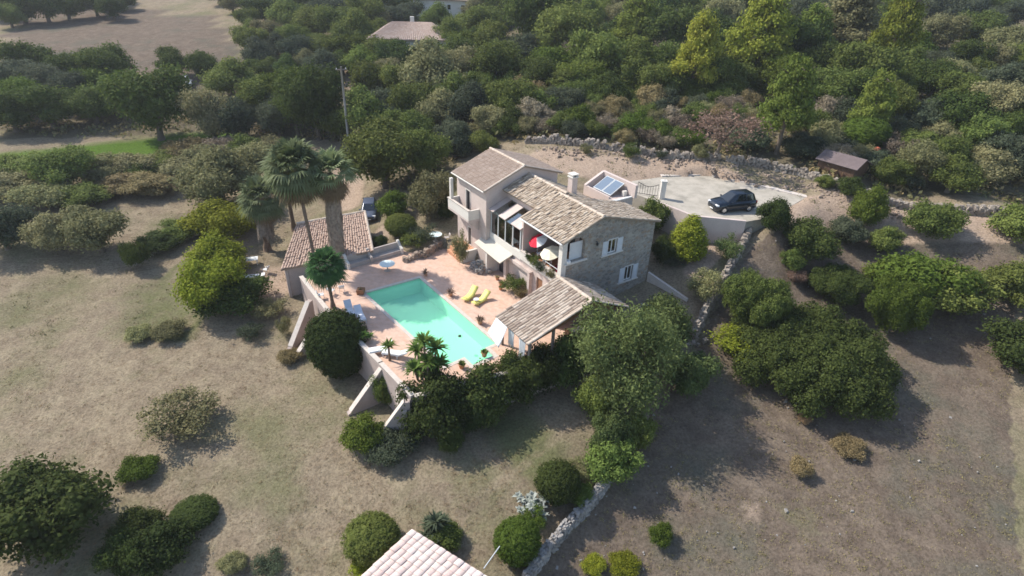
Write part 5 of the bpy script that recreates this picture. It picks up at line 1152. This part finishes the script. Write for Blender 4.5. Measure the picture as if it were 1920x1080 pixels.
# ------------------------------------------------------------------ vehicles
def car(p, rz, label, paint, L=4.7, Wd=1.84, Hh=1.72, cat='car', name='parked_car'):
    o = empty(name, p, rz, label, cat); hw = Wd / 2; f = L / 4.7; g = Hh / 1.72
    st = [(2.35, .55, .34, .62), (2.28, .78, .28, .78), (2.0, .88, .24, .90), (1.5, .91, .22, .98), (.95, .92, .22, 1.04), (0, .92, .22, 1.06), (-1.2, .92, .22, 1.08), (-1.9, .91, .24, 1.08), (-2.25, .86, .30, 1.04), (-2.35, .74, .40, .92)]
    mb = MB(); vs = []
    for x, w, z0, z1 in st:
        w *= hw / .92; z1 *= g; x *= f; vs += [(x, -w * .9, z0), (x, -w, z0 + .15), (x, -w, z0 + (z1 - z0) * .62), (x, -w * .9, z1 * .985), (x, -w * .5, z1 + .015), (x, w * .5, z1 + .015), (x, w * .9, z1 * .985), (x, w, z0 + (z1 - z0) * .62), (x, w, z0 + .15), (x, w * .9, z0)]
    N = len(st); fs = [(10 * i + k, 10 * i + (k + 1) % 10, 10 * i + 10 + (k + 1) % 10, 10 * i + 10 + k) for i in range(N - 1) for k in range(10)] + [tuple(range(10))[::-1], tuple(range(10 * N - 10, 10 * N))]
    mb.add(vs, fs); body = mb.build('body', paint, o, True)
    zb, zr = 1.03 * g, Hh; bot = [(1.1 * f, hw * .80), (.2 * f, hw * .88), (-1.0 * f, hw * .89), (-1.9 * f, hw * .86), (-2.2 * f, hw * .74)]; topx = [(.15 * f, hw * .60), (-.05 * f, hw * .66), (-.95 * f, hw * .68), (-1.7 * f, hw * .66), (-1.88 * f, hw * .58)]
    vs = [(x, s * w, zb) for x, w in bot for s in (-1, 1)] + [(x, s * w, zr - (.05 if i in (0, 4) else 0)) for i, (x, w) in enumerate(topx) for s in (-1, 1)]
    fs = []
    for i in range(4): fs += [(2 * i, 2 * i + 2, 12 + 2 * i, 10 + 2 * i), (2 * i + 3, 2 * i + 1, 11 + 2 * i, 13 + 2 * i), (10 + 2 * i, 12 + 2 * i, 13 + 2 * i, 11 + 2 * i)]
    fs += [(1, 0, 10, 11), (8, 9, 19, 18)]
    mb = MB(); mb.add(vs, fs); mb.build('cabin', paint, o, True, .05)
    V = [np.array(v) for v in vs]
    def pane(name, q, inset=.1):
        q = [V[i] for i in q]; c = sum(q) / 4; nn = np.cross(q[1] - q[0], q[3] - q[0]); nn /= np.linalg.norm(nn); k = MB(); k.add([c + (p_ - c) * (1 - inset) + nn * .02 for p_ in q] + [c + (p_ - c) * (1 - inset) - nn * .03 for p_ in q], [(0, 1, 2, 3), (7, 6, 5, 4), (0, 4, 5, 1), (1, 5, 6, 2), (2, 6, 7, 3), (3, 7, 4, 0)]); k.build(name, 'car_glass', o)
    pane('windscreen', (1, 0, 10, 11), .09); pane('rear_window', (8, 9, 19, 18), .16)
    for i in range(1, 4): pane('side_window', (2 * i, 2 * i + 2, 12 + 2 * i, 10 + 2 * i), .14); pane('side_window', (2 * i + 3, 2 * i + 1, 11 + 2 * i, 13 + 2 * i), .14)
    for x in (1.45 * f, -1.42 * f):
        for s in (-1, 1):
            k = MB(); k.tube([(x, s * (hw - .20), .34), (x, s * (hw + .012), .34)], .34, 18); w = k.build('wheel', 'black_rubber', o)
            k = MB(); k.tube([(x, s * (hw - .03), .34), (x, s * (hw + .022), .34)], .21, 14); k.build('rim', 'chrome', w)
    for s in (-1, 1):
        k = MB(); k.box((2.14 * f, s * hw * .70, .76 * g), (.26, .36, .15), -s * .35); k.build('headlight', 'lamp_white', o, bevel=.03)
        k = MB(); k.box((-2.26 * f, s * hw * .78, .9 * g), (.12, .22, .26), 0); k.build('tail_light', 'lamp_red', o, bevel=.02)
        k = MB(); k.box((.75 * f, s * (hw + .08), 1.08 * g), (.14, .2, .14)); k.build('wing_mirror', paint, o, bevel=.03)
    k = MB(); k.box((2.34 * f, 0, .52), (.08, .9, .2)); k.build('grille', 'iron', o, bevel=.02)
    k = MB(); k.box((2.36 * f, 0, .36), (.03, .52, .11)); k.build('number_plate', 'white_paint', o)
    return o
pc_ = Q(1370, 392, 5.0); car(pc_, R(196), 'dark navy blue car parked on the pale concrete area behind the house', 'car_navy', 4.5, 1.88, 1.8)
pc_ = G(693, 403); car(pc_, R(-80), 'grey-blue car parked under the trees beside the annexe', 'car_grey', 4.2, 1.74, 1.5)
pc_ = G(350, 160); car(pc_, R(-60), 'white car half hidden behind trees at the edge of the upper left field', 'car_white', 4.3, 1.76, 1.5)
# red machine by the shed: small rusty cement mixer
mp_ = G(1636, 300); o = empty('cement_mixer', mp_, R(20), 'small rusty red cement mixer under the round bush beside the dark shed', 'cement mixer')
mb = MB(); mb.lathe([(.22, -.62), (.52, -.25), (.6, .1), (.42, .5), (.3, .62)], seg=16); q = mb.build('drum', 'rust_red', o, True); q.location = (0, 0, 1.05); q.rotation_euler = (0, R(55), 0); q.scale = (.8, .8, .8)
mb = MB(); mb.tube([(-.7, -.5, 0), (-.3, -.45, .9), (.4, -.45, .9), (.7, -.5, 0)], .05, 6); mb.tube([(-.7, .5, 0), (-.3, .45, .9), (.4, .45, .9), (.7, .5, 0)], .05, 6); mb.build('frame', 'rust_red', o)
mb = MB(); mb.tube([(.7, -.62, .25), (.7, -.5, .25)], .25, 14); mb.tube([(.7, .5, .25), (.7, .62, .25)], .25, 14); mb.build('wheel', 'black_rubber', o)

# ------------------------------------------------------------------ shed, far houses, pole
sp0 = G(1575, 325); SH = empty('garden_shed', sp0, R(-52), 'dark roofed shed behind the drystone wall at the right', 'shed')
mb = MB(); mb.span(-2.0, 2.0, -1.5, 1.5, -1, 1.45); mb.add([(-2.0, -1.5, 1.45), (-2.0, 1.5, 1.45), (-2.0, 0, 2.1), (2.0, -1.5, 1.45), (2.0, 1.5, 1.45), (2.0, 0, 2.1)], [(0, 1, 2)[::-1], (3, 4, 5)]); mb.build('wall', 'wood_dark', SH)
for a, b_, c, d in (((-2.3, -1.8, 1.36), (2.3, -1.8, 1.36), (2.3, 0, 2.18), (-2.3, 0, 2.18)), ((2.3, 1.8, 1.36), (-2.3, 1.8, 1.36), (-2.3, 0, 2.18), (2.3, 0, 2.18))): mb = MB(); mb.slab(a, b_, c, d, .08); mb.build('roof', 'shed_roof', SH)
def hip_house(p, rz, L, Wd, hw, hr, label, ridge=.45, tm='tile_far'):
    o = empty('villa', p, rz, label, 'house'); mb = MB(); mb.span(-L / 2 + .5, L / 2 - .5, -Wd / 2 + .5, Wd / 2 - .5, -3, hw); mb.build('wall', 'render_cream', o)
    e = [(-L / 2, -Wd / 2, hw), (L / 2, -Wd / 2, hw), (L / 2, Wd / 2, hw), (-L / 2, Wd / 2, hw)]; r0, r1 = (-L / 2 * ridge, 0, hw + hr), (L / 2 * ridge, 0, hw + hr)
    mb = MB(); mb.add(e + [r0, r1] + [(x, y, z - .2) for x, y, z in e], [(0, 1, 5, 4), (1, 2, 5), (2, 3, 4, 5), (3, 0, 4), (9, 8, 7, 6), (0, 6, 7, 1), (1, 7, 8, 2), (2, 8, 9, 3), (3, 9, 6, 0)]); rf = mb.build('roof', 'slab_under', o)
    u = .012
    t1 = tiles((e[0][0], e[0][1], hw + u), (e[1][0], e[1][1], hw + u), (r1[0], r1[1], r1[2] + u), (r0[0], r0[1], r0[2] + u), .3, .45); t2 = tiles((e[2][0], e[2][1], hw + u), (e[3][0], e[3][1], hw + u), (r0[0], r0[1], r0[2] + u), (r1[0], r1[1], r1[2] + u), .3, .45)
    t3 = tiles((e[1][0], e[1][1], hw + u), (e[2][0], e[2][1], hw + u), (r1[0], r1[1] + .05, r1[2] + u), (r1[0], r1[1] - .05, r1[2] + u), .3, .45); t4 = tiles((e[3][0], e[3][1], hw + u), (e[0][0], e[0][1], hw + u), (r0[0], r0[1] - .05, r0[2] + u), (r0[0], r0[1] + .05, r0[2] + u), .3, .45)
    for t_ in (t1, t2, t3, t4): t_.build('roof_tiles', tm, rf)
    mb = MB(); mb.span(-.4, .4, .8, 1.5, hw + .5, hw + hr + .9); mb.build('chimney', 'render_cream', o)
    for x in np.linspace(-L * .33, L * .33, 4):
        k = MB(); k.span(x - .5, x + .5, -Wd / 2 + .44, -Wd / 2 + .497, .9, 2.2); w = k.build('window', 'white_paint', o); k = MB(); k.span(x - .42, x + .42, -Wd / 2 + .42, -Wd / 2 + .437, .98, 2.12); k.build('glass', 'car_glass', w)
    return o
fh = G(775, 95); hip_house(fh, R(6), 17, 11, 2.8, 2.6, 'far villa with a pale hipped tile roof among the trees at the top')
fh = G(835, 22); hip_house(fh, R(-3), 16, 10, 3.2, 2.4, 'grey walled house cut off by the top edge behind the far villa')
fh = G(712, 118); mb = MB(); mb.box((0, 0, 1.1), (2.6, 1.9, 2.2)); mb.add([(-1.5, -1.1, 2.2), (1.5, -1.1, 2.2), (1.5, 1.1, 2.5), (-1.5, 1.1, 2.5), (-1.5, -1.1, 2.1), (1.5, -1.1, 2.1), (1.5, 1.1, 2.4), (-1.5, 1.1, 2.4)], [(0, 1, 2, 3), (7, 6, 5, 4), (0, 4, 5, 1), (1, 5, 6, 2), (2, 6, 7, 3), (3, 7, 4, 0)])
o = mb.build('garden_hut', 'white_paint'); o.location = tuple(fh); tag(o, 'small white hut among the trees below the far villa', 'hut')
up = G(655, 277); tp = at_depth(639, 125, up[1]); o = empty('utility_pole', up, 0, 'tall weathered utility pole rising among the trees left of the house', 'utility pole')
mb = MB(); L_ = tp - up; mb.tube([(0, 0, -.5), L_ * .5, L_], [.2, .16, .12], 8); mb.build('pole', 'metal_pole', o, True)
mb = MB(); mb.box(tuple(L_ - [0, 0, .35]), (1.5, .1, .1), R(25)); cb = mb.build('crossarm', 'wood_grey', o)
for k in (-.6, 0, .6): mb = MB(); mb.lathe([(.05, 0), (.07, .06), (.04, .16)], (L_[0] + k * math.cos(R(25)), L_[1] + k * math.sin(R(25)), L_[2] - .3), 8); mb.build('insulator', 'white_paint', cb)
for k, (x, y, yt) in enumerate(((668, 160, 110), (680, 162, 128))):
    b0 = G(x, y); tpp = at_depth(x - 2, yt, b0[1]); mb = MB(); mb.tube([(0, 0, -.3), (tpp - b0) * .6 + [.1, 0, 0], tpp - b0], [.16, .12, .05], 7); o = mb.build('dead_tree', 'bark_grey', None, True); o.location = tuple(b0); tag(o, ('bare grey dead trunk right of the utility pole, taller of two', 'bare grey dead trunk right of the utility pole, shorter of two')[k], 'dead tree')
b0 = Q(907, 1066, -1.7); mb = MB(); mb.tube([(0, 0, 0), Q(937, 1024, -1.5) - b0], .03, 6); o = mb.build('awning_pole', 'alu_frame'); o.location = tuple(b0); tag(o, 'thin pale pole reaching out from the pink roof corner to the clipped ball', 'pole')

# ------------------------------------------------------------------ woodland
KW = {'oak': 'oak', 'bush': 'bush', 'loose': 'scrub bush', 'low': 'low scrub', 'pine': 'pine', 'umbrella': 'umbrella pine', 'dead': 'dead tree', 'ball': 'round bush'}
MW = {'leaf_dark': 'dark green', 'leaf_oak': 'green', 'leaf_olive': 'olive green', 'leaf_grey': 'grey-green', 'leaf_bright': 'bright green', 'leaf_lime': 'yellow-green', 'leaf_pine': 'deep green', 'leaf_pine_lit': 'yellowish green', 'leaf_brown': 'rusty brown', 'leaf_scrub': 'dull brownish', 'leaf_citrus': 'glossy dark green', 'leaf_willow': 'pale green', 'leaf_topiary': 'dark green', 'leaf_mauve': 'mauve-brown'}
ORD = 'nearest second third fourth fifth sixth seventh eighth ninth tenth eleventh twelfth thirteenth fourteenth fifteenth sixteenth seventeenth eighteenth nineteenth twentieth'.split()
LMK = {'utility pole': (650, 200), 'far villa': (775, 70), 'brown tree': (1340, 250), 'dark shed': (1580, 295), 'upper field': (330, 60), 'green meadow': (280, 290), 'fan palms': (550, 290), 'tower roof': (920, 310), 'drystone wall': (1150, 285), 'tall roadside pine': (1465, 200), 'sunlit forest pine': (1290, 100), 'dry field': (1500, 900), 'left lawn': (300, 700)}
FOREST = []
def ft(kind_, mat, px, yb, w, h, label=None, cat=None, bark='bark'): FOREST.append([kind_, mat, px, yb, w, h, label, cat, bark])
ft('pine0', 'leaf_pine_lit', 1290, 190, 84, 150, 'tall sunlit pine standing out of the wood above the long drystone wall', 'pine tree')
ft('pine1', 'leaf_pine_lit', 1408, 165, 125, 165, 'broad sunlit pine high in the wood near the top edge', 'pine tree')
ft('pine2', 'leaf_pine', 1455, 288, 98, 170, 'tall dark trunked pine just behind the drystone wall above the drive', 'pine tree')
ft('pine0', 'leaf_olive', 1560, 125, 120, 140, 'thin olive toned pine at the top right of the wood', 'pine tree')
ft('pine1', 'leaf_pine_lit', 1655, 150, 80, 160, 'yellowish pine at the top right corner of the wood', 'pine tree')
ft('pine2', 'leaf_pine', 1500, 140, 90, 120); ft('pine0', 'leaf_pine', 1190, 110, 80, 110); ft('pine1', 'leaf_pine', 1620, 260, 70, 120)
ft('dead', 'leaf_brown', 1342, 300, 125, 100, 'rusty brown half dead tree behind the long drystone wall', 'tree')
ft('ball', 'leaf_bright', 1612, 283, 80, 66, 'round bright green bush overhanging the red cement mixer', 'shrub')
ft('oak0', 'leaf_dark', 303, 262, 124, 130, 'big dark oak above the bright green meadow on the left', 'tree')
ft('oak1', 'leaf_dark', 331, 143, 58, 52, 'small dark oak standing in the upper left field beside the white car', 'tree')
ft('oak2', 'leaf_dark', 388, 150, 54, 50, 'small dark oak right of the white car', 'tree')
ft('dead', 'leaf_mauve', 1243, 150, 60, 70, 'bare grey dead tree in the wood left of the sunlit pine', 'dead tree', 'bark_grey'); ft('dead', 'leaf_mauve', 1075, 135, 60, 60, 'bare grey dead tree in the wood, farther left of the sunlit pine', 'dead tree', 'bark_grey'); ft('dead', 'leaf_scrub', 905, 165, 60, 66, 'dry half bare tree in the wood below the far villa', 'dead tree', 'bark_grey')
for a in [('oak3','leaf_oak',440,185,96,74),('oak0','leaf_oak',500,235,100,90),('oak1','leaf_bright',545,232,96,100),('oak2','leaf_dark',600,262,104,130),('oak3','leaf_oak',560,255,80,110),('oak0','leaf_grey',525,258,66,72),
 ('oak1','leaf_olive',405,265,86,96),('oak2','leaf_grey',450,262,80,80),('oak3','leaf_olive',420,385,130,112),('bush0','leaf_olive',345,345,90,50),('oak1','leaf_olive',475,350,90,80),('bush2','leaf_scrub',285,375,90,50),('bush1','leaf_oak',262,345,80,40),('loose1','leaf_olive',300,330,70,34),('bush0','leaf_olive',385,315,80,46),('low1','leaf_mauve',420,300,80,34),('bush1','leaf_oak',465,300,60,50),('oak3','leaf_oak',690,262,94,96),('oak0','leaf_oak',725,350,140,120),
 ('oak1','leaf_oak',795,330,90,90),('oak2','leaf_oak',770,285,90,80),('bush0','leaf_grey',852,285,70,60),('oak3','leaf_olive',812,200,124,116),('oak0','leaf_olive',862,175,90,80),('oak1','leaf_oak',760,205,80,80),('oak2','leaf_oak',700,200,70,80),('oak3','leaf_grey',880,235,90,80),('oak0','leaf_oak',930,170,100,90),('oak1','leaf_oak',955,225,90,76),
 ('oak2','leaf_dark',1010,95,120,120),('oak3','leaf_dark',985,65,90,110),('oak0','leaf_oak',1060,115,110,100),('oak1','leaf_bright',1045,160,90,70),('oak2','leaf_oak',1120,165,110,100),('oak3','leaf_oak',1180,175,100,95),('oak0','leaf_dark',1010,180,80,70),('oak1','leaf_oak',1235,165,80,80),('oak2','leaf_dark',1240,110,100,90),('oak3','leaf_dark',1330,120,100,90),
 ('oak0','leaf_dark',1460,150,110,110),('oak1','leaf_oak',1350,190,90,80),('oak2','leaf_oak',1600,185,110,100),('oak3','leaf_dark',1600,215,100,80),('oak0','leaf_oak',1545,210,90,80),('oak1','leaf_dark',1530,165,90,80),('bush2','leaf_grey',1590,245,70,60),('bush1','leaf_olive',1540,285,60,60),('bush0','leaf_grey',1505,300,80,50),('oak2','leaf_oak',1660,235,70,80),('bush1','leaf_grey',1640,330,80,50),('bush2','leaf_oak',1665,355,60,60),('bush1','leaf_grey',1400,285,70,50),
 ('oak3','leaf_oak',670,100,80,74),('oak0','leaf_oak',640,80,80,64),('oak1','leaf_oak',590,75,80,60),('oak2','leaf_grey',620,50,80,50),('oak3','leaf_oak',545,60,80,60),('oak0','leaf_dark',500,45,80,50),('oak1','leaf_oak',690,60,70,66),('oak2','leaf_grey',745,55,60,40),('oak3','leaf_oak',820,60,60,50),('oak0','leaf_oak',905,75,80,60),('oak1','leaf_dark',930,40,80,60),('oak2','leaf_bright',655,115,76,50),('oak3','leaf_grey',490,130,60,56),
 ('oak1','leaf_grey',560,120,60,50),('oak2','leaf_oak',610,110,60,44),('oak0','leaf_bright',880,120,70,60),('oak1','leaf_oak',925,115,80,70),('oak2','leaf_dark',745,140,70,60),('oak3','leaf_oak',860,140,90,70),('oak2','leaf_oak',640,262,60,60),('oak1','leaf_grey',715,235,84,70),('oak3','leaf_oak',850,215,80,76),('oak0','leaf_oak',775,240,84,84)]: ft(*a)
occ = [(f[2], f[3] - f[5] * .45, f[4]) for f in FOREST]; occ += [(775, 70, 150), (650, 150, 40), (835, 10, 120)]
rf_ = np.random.RandomState(31)
def fill(poly, n, kinds, mats, w0, w1, gap=.55, hk=(.75, .95), tries=60):
    poly_x, poly_y = [p[0] for p in poly], [p[1] for p in poly]; made = 0
    for _ in range(n * tries):
        if made >= n: break
        x, y = rf_.uniform(min(poly_x), max(poly_x)), rf_.uniform(min(poly_y), max(poly_y))
        if not inside(poly, np.array([x]), np.array([y]))[0]: continue
        w = rf_.uniform(w0, w1) * (.62 + .38 * max(0, y) / 300); h = w * rf_.uniform(*hk); cy = y - h * .45
        if any(math.hypot((x - o[0]), (cy - o[1]) * 1.35) < gap * (w + o[2]) / 2 for o in occ): continue
        ft(kinds[rf_.randint(len(kinds))], mats[rf_.randint(len(mats))], x, y, w, h); occ.append((x, cy, w)); made += 1
oaks = ['oak0', 'oak1', 'oak2', 'oak3']; bs = ['bush0', 'bush1', 'bush2', 'loose0', 'loose1']
for a in [('bush0','leaf_olive',258,338,96,50),('bush2','leaf_oak',312,330,84,46),('bush1','leaf_olive',195,345,100,60),('oak1','leaf_oak',130,355,100,80),('bush0','leaf_oak',60,350,110,66),('bush2','leaf_olive',20,380,100,60),('low0','leaf_scrub',350,312,90,34),('bush1','leaf_scrub',230,368,80,44),('bush2','leaf_oak',160,395,90,50),('low2','leaf_olive',90,400,100,44)]: ft(*a)
occ += [(f[2], f[3] - f[5] * .45, f[4]) for f in FOREST[-10:]]
fill([(640, 120), (960, 120), (1000, 60), (1700, 30), (1700, 200), (1250, 190), (960, 250), (700, 262)], 70, oaks + ['pine0', 'loose1', 'bush1'], ['leaf_dark', 'leaf_oak', 'leaf_oak', 'leaf_olive', 'leaf_grey', 'leaf_bright', 'leaf_pine'], 60, 110, .5)
fill([(930, 200), (1260, 185), (1420, 200), (1400, 292), (1250, 285), (1100, 265), (900, 262)], 60, bs, ['leaf_olive', 'leaf_grey', 'leaf_oak', 'leaf_scrub', 'leaf_oak', 'leaf_mauve', 'leaf_bright'], 40, 74, .5)
fill([(460, 20), (960, 20), (960, 70), (900, 110), (860, 110), (680, 150), (480, 150)], 34, oaks, ['leaf_dark', 'leaf_oak', 'leaf_oak', 'leaf_grey', 'leaf_olive'], 55, 90, .55)
fill([(400, 4), (1700, 4), (1700, 40), (950, 50), (440, 30)], 44, oaks + ['pine1', 'pine2'], ['leaf_dark', 'leaf_oak', 'leaf_oak', 'leaf_pine', 'leaf_olive'], 60, 110, .5)
fill([(380, 325), (480, 300), (560, 300), (470, 350)], 3, bs, ['leaf_olive', 'leaf_oak', 'leaf_scrub', 'leaf_oak'], 50, 90, .6)
fill([(1420, 215), (1700, 215), (1700, 370), (1560, 330)], 16, bs, ['leaf_grey', 'leaf_olive', 'leaf_oak', 'leaf_mauve'], 44, 76, .6)
fill([(1690, 20), (1915, 20), (1915, 370), (1690, 360)], 44, oaks + bs[:3], ['leaf_dark', 'leaf_oak', 'leaf_oak', 'leaf_olive', 'leaf_grey'], 70, 120, .6)
fill([(1690, 440), (1915, 430), (1915, 720), (1690, 640)], 5, bs[:3], ['leaf_oak', 'leaf_citrus', 'leaf_bright'], 70, 120, 1.0)
fill([(5, 8), (235, 8), (235, 40), (5, 60)], 14, oaks, ['leaf_dark', 'leaf_oak', 'leaf_grey'], 70, 110, .55)
fill([(5, 150), (240, 165), (235, 240), (5, 250)], 12, oaks, ['leaf_dark', 'leaf_oak', 'leaf_bright', 'leaf_grey'], 80, 130, .6)
fill([(5, 330), (235, 330), (235, 470), (5, 480)], 4, bs[:3] + oaks, ['leaf_oak', 'leaf_olive', 'leaf_grey'], 60, 110, .8)
fill([(5, 1040), (140, 1050), (140, 1078), (5, 1078)], 1, bs[:3], ['leaf_topiary', 'leaf_citrus', 'leaf_oak'], 70, 110, .9)
rank = {}
info = []
for f in FOREST:
    if f[6]: continue
    cx, cy = f[2], f[3] - f[5] * .5; lm = min(LMK, key=lambda k: math.hypot((LMK[k][0] - cx), (LMK[k][1] - cy) * 1.6)); dx, dy = cx - LMK[lm][0], cy - LMK[lm][1]
    sd = ('left of' if dx < 0 else 'right of') if abs(dx) > abs(dy) * 1.2 else ('beyond' if dy < 0 else 'in front of')
    info.append((lm, sd, math.hypot(dx, dy), f))
info.sort(key=lambda t_: t_[2])
for lm, sd, d_, f in info:
    fam = f[0].rstrip('0123456789'); key = (lm, sd, f[1], fam); rank[key] = rank.get(key, 0) + 1; od = ORD[min(rank[key], 20) - 1]
    f[6] = '%s %s %s the %s, %s' % (MW[f[1]], KW[fam], sd, lm, 'nearest of its kind' if rank[key] == 1 else od + ' nearest of its kind'); f[7] = 'tree' if fam in ('oak', 'pine', 'umbrella', 'dead') else 'shrub'
for kind_, mat, px, yb, w, h, lb, ct, bk in FOREST:
    grp = 'trees of the wood around the house' if ct == 'tree' and 'of its kind' in lb else ('bushes of the scrub around the house' if 'of its kind' in lb else None)
    plant(kind_, mat, px, yb, w, h, label=lb, cat=ct, group=grp, name={'pine': 'pine_tree', 'oak': 'oak_tree', 'dead': 'dead_tree'}.get(kind_.rstrip('0123456789')), bark=bk)

# ------------------------------------------------------------------ air
mb = MB(); mb.span(-450, 450, -40, 500, -32, 75); hz = mb.build('haze', 'ground'); kind(hz, 'stuff')
hm = bpy.data.materials.new('haze'); hm.use_nodes = True; hn = hm.node_tree; hn.nodes.remove(hn.nodes['Principled BSDF'])
pv = hn.nodes.new('ShaderNodeVolumePrincipled'); pv.inputs['Color'].default_value = (.93, .95, 1, 1); pv.inputs['Density'].default_value = .0003; pv.inputs['Anisotropy'].default_value = .2
hn.links.new(pv.outputs[0], hn.nodes['Material Output'].inputs['Volume']); hz.data.materials.clear(); hz.data.materials.append(hm)

# ------------------------------------------------------------------ undergrowth, weeds and dry grass
def scatter(name, mat, n, gen, size, per, cr, seed):
    r = np.random.RandomState(seed); P = []
    for _ in range(n * 6):
        if len(P) >= n: break
        q = gen(r)
        if q is not None: P.append(q)
    P = np.array(P); g = np.repeat(P, per, 0); s = cr * r.uniform(.5, 1.3, (len(P), 1)); off = r.normal(size=g.shape) * np.repeat(s, per, 0) * [1, 1, .55]; off[:, 2] = np.abs(off[:, 2])
    pts = g + off; nn = off / (np.linalg.norm(off, axis=1)[:, None] + 1e-6) + r.normal(size=g.shape) * .6 + [0, 0, .4]; nn /= np.linalg.norm(nn, axis=1)[:, None]
    a = np.cross(nn, r.normal(size=g.shape)); a /= np.linalg.norm(a, axis=1)[:, None]; b_ = np.cross(nn, a); sz = size * r.uniform(.6, 1.3, (len(g), 1))
    V = np.stack([pts - a * sz * .6, pts - b_ * sz * .35, pts + a * sz * .6, pts + b_ * sz * .35], 1).reshape(-1, 3); N = len(pts)
    me = bpy.data.meshes.new(name); me.vertices.add(N * 4); me.vertices.foreach_set('co', V.ravel().astype(np.float32)); me.loops.add(N * 4); me.loops.foreach_set('vertex_index', np.arange(N * 4, dtype=np.int32)); me.polygons.add(N); me.polygons.foreach_set('loop_start', np.arange(0, N * 4, 4, dtype=np.int32)); me.update(calc_edges=True)
    hue = np.clip(np.repeat(r.normal(.5, .3, len(P)), per) + r.normal(0, .1, N), 0, 1); at_ = me.attributes.new('rnd', 'FLOAT', 'FACE'); at_.data.foreach_set('value', hue.astype(np.float32))
    o = bpy.data.objects.new(name, me); COL.objects.link(o); me.materials.append(MATS[mat]); kind(o, 'stuff'); return o
wpoly = wp
def in_poly(poly): 
    def g(r):
        px, py = r.uniform(0, 1920), r.uniform(0, 400) ** 1.0
        d = ray(px, py); p = G(px, py)
        return p if inside(poly, np.array([p[0]]), np.array([p[1]]))[0] else None
    return g
scatter('undergrowth', 'leaf_scrub', 900, in_poly(wp), .42, 26, .75, 71)
scatter('green_undergrowth', 'leaf_olive', 700, in_poly(wp), .42, 26, .8, 72)
def lawn_gen(poly, ymin, ymax, xr=(0, 1920)):
    def g(r):
        px, py = r.uniform(*xr), r.uniform(ymin, ymax); p = G(px, py)
        if inside(DECK, np.array([p[0]]), np.array([p[1]]))[0] or inside(PAD, np.array([p[0]]), np.array([p[1]]))[0]: return None
        return p if poly is None or inside(poly, np.array([p[0]]), np.array([p[1]]))[0] else None
    return g
lp_ = [tuple(G(*p)[:2]) for p in [(5, 1079), (980, 1079), (1100, 940), (1090, 720), (860, 800), (700, 860), (640, 700), (540, 640), (430, 600), (5, 520)]]
scatter('dry_grass', 'leaf_dry', 2600, lawn_gen(lp_, 520, 1079, (0, 1110)), .05, 14, .13, 73)
scatter('green_grass', 'leaf_olive', 700, lawn_gen(lp_, 560, 1079, (0, 1110)), .05, 14, .12, 74)
scatter('field_weeds', 'leaf_scrub', 2600, lawn_gen(fp, 430, 1079, (1000, 1920)), .06, 14, .13, 75)
mb = MB(); gen_ = lawn_gen(fp, 430, 1079, (1000, 1920)); rst = np.random.RandomState(78)
for _ in range(260):
    p = gen_(rst)
    if p is None: continue
    s = abs(rst.normal(0, .05)) + .04; mb.box((p[0], p[1], p[2] + s * .2), (s * 1.4, s, s * .7), rst.uniform(0, 3), None, .7, s * .15)
kind(mb.build('field_stones', 'rubble_grey'), 'stuff')
scatter('bank_weeds', 'leaf_olive', 220, lawn_gen(None, 262, 400, (960, 1720)), .12, 18, .28, 76)
scatter('left_weeds', 'leaf_olive', 300, lawn_gen(None, 300, 640, (5, 560)), .1, 16, .26, 77)
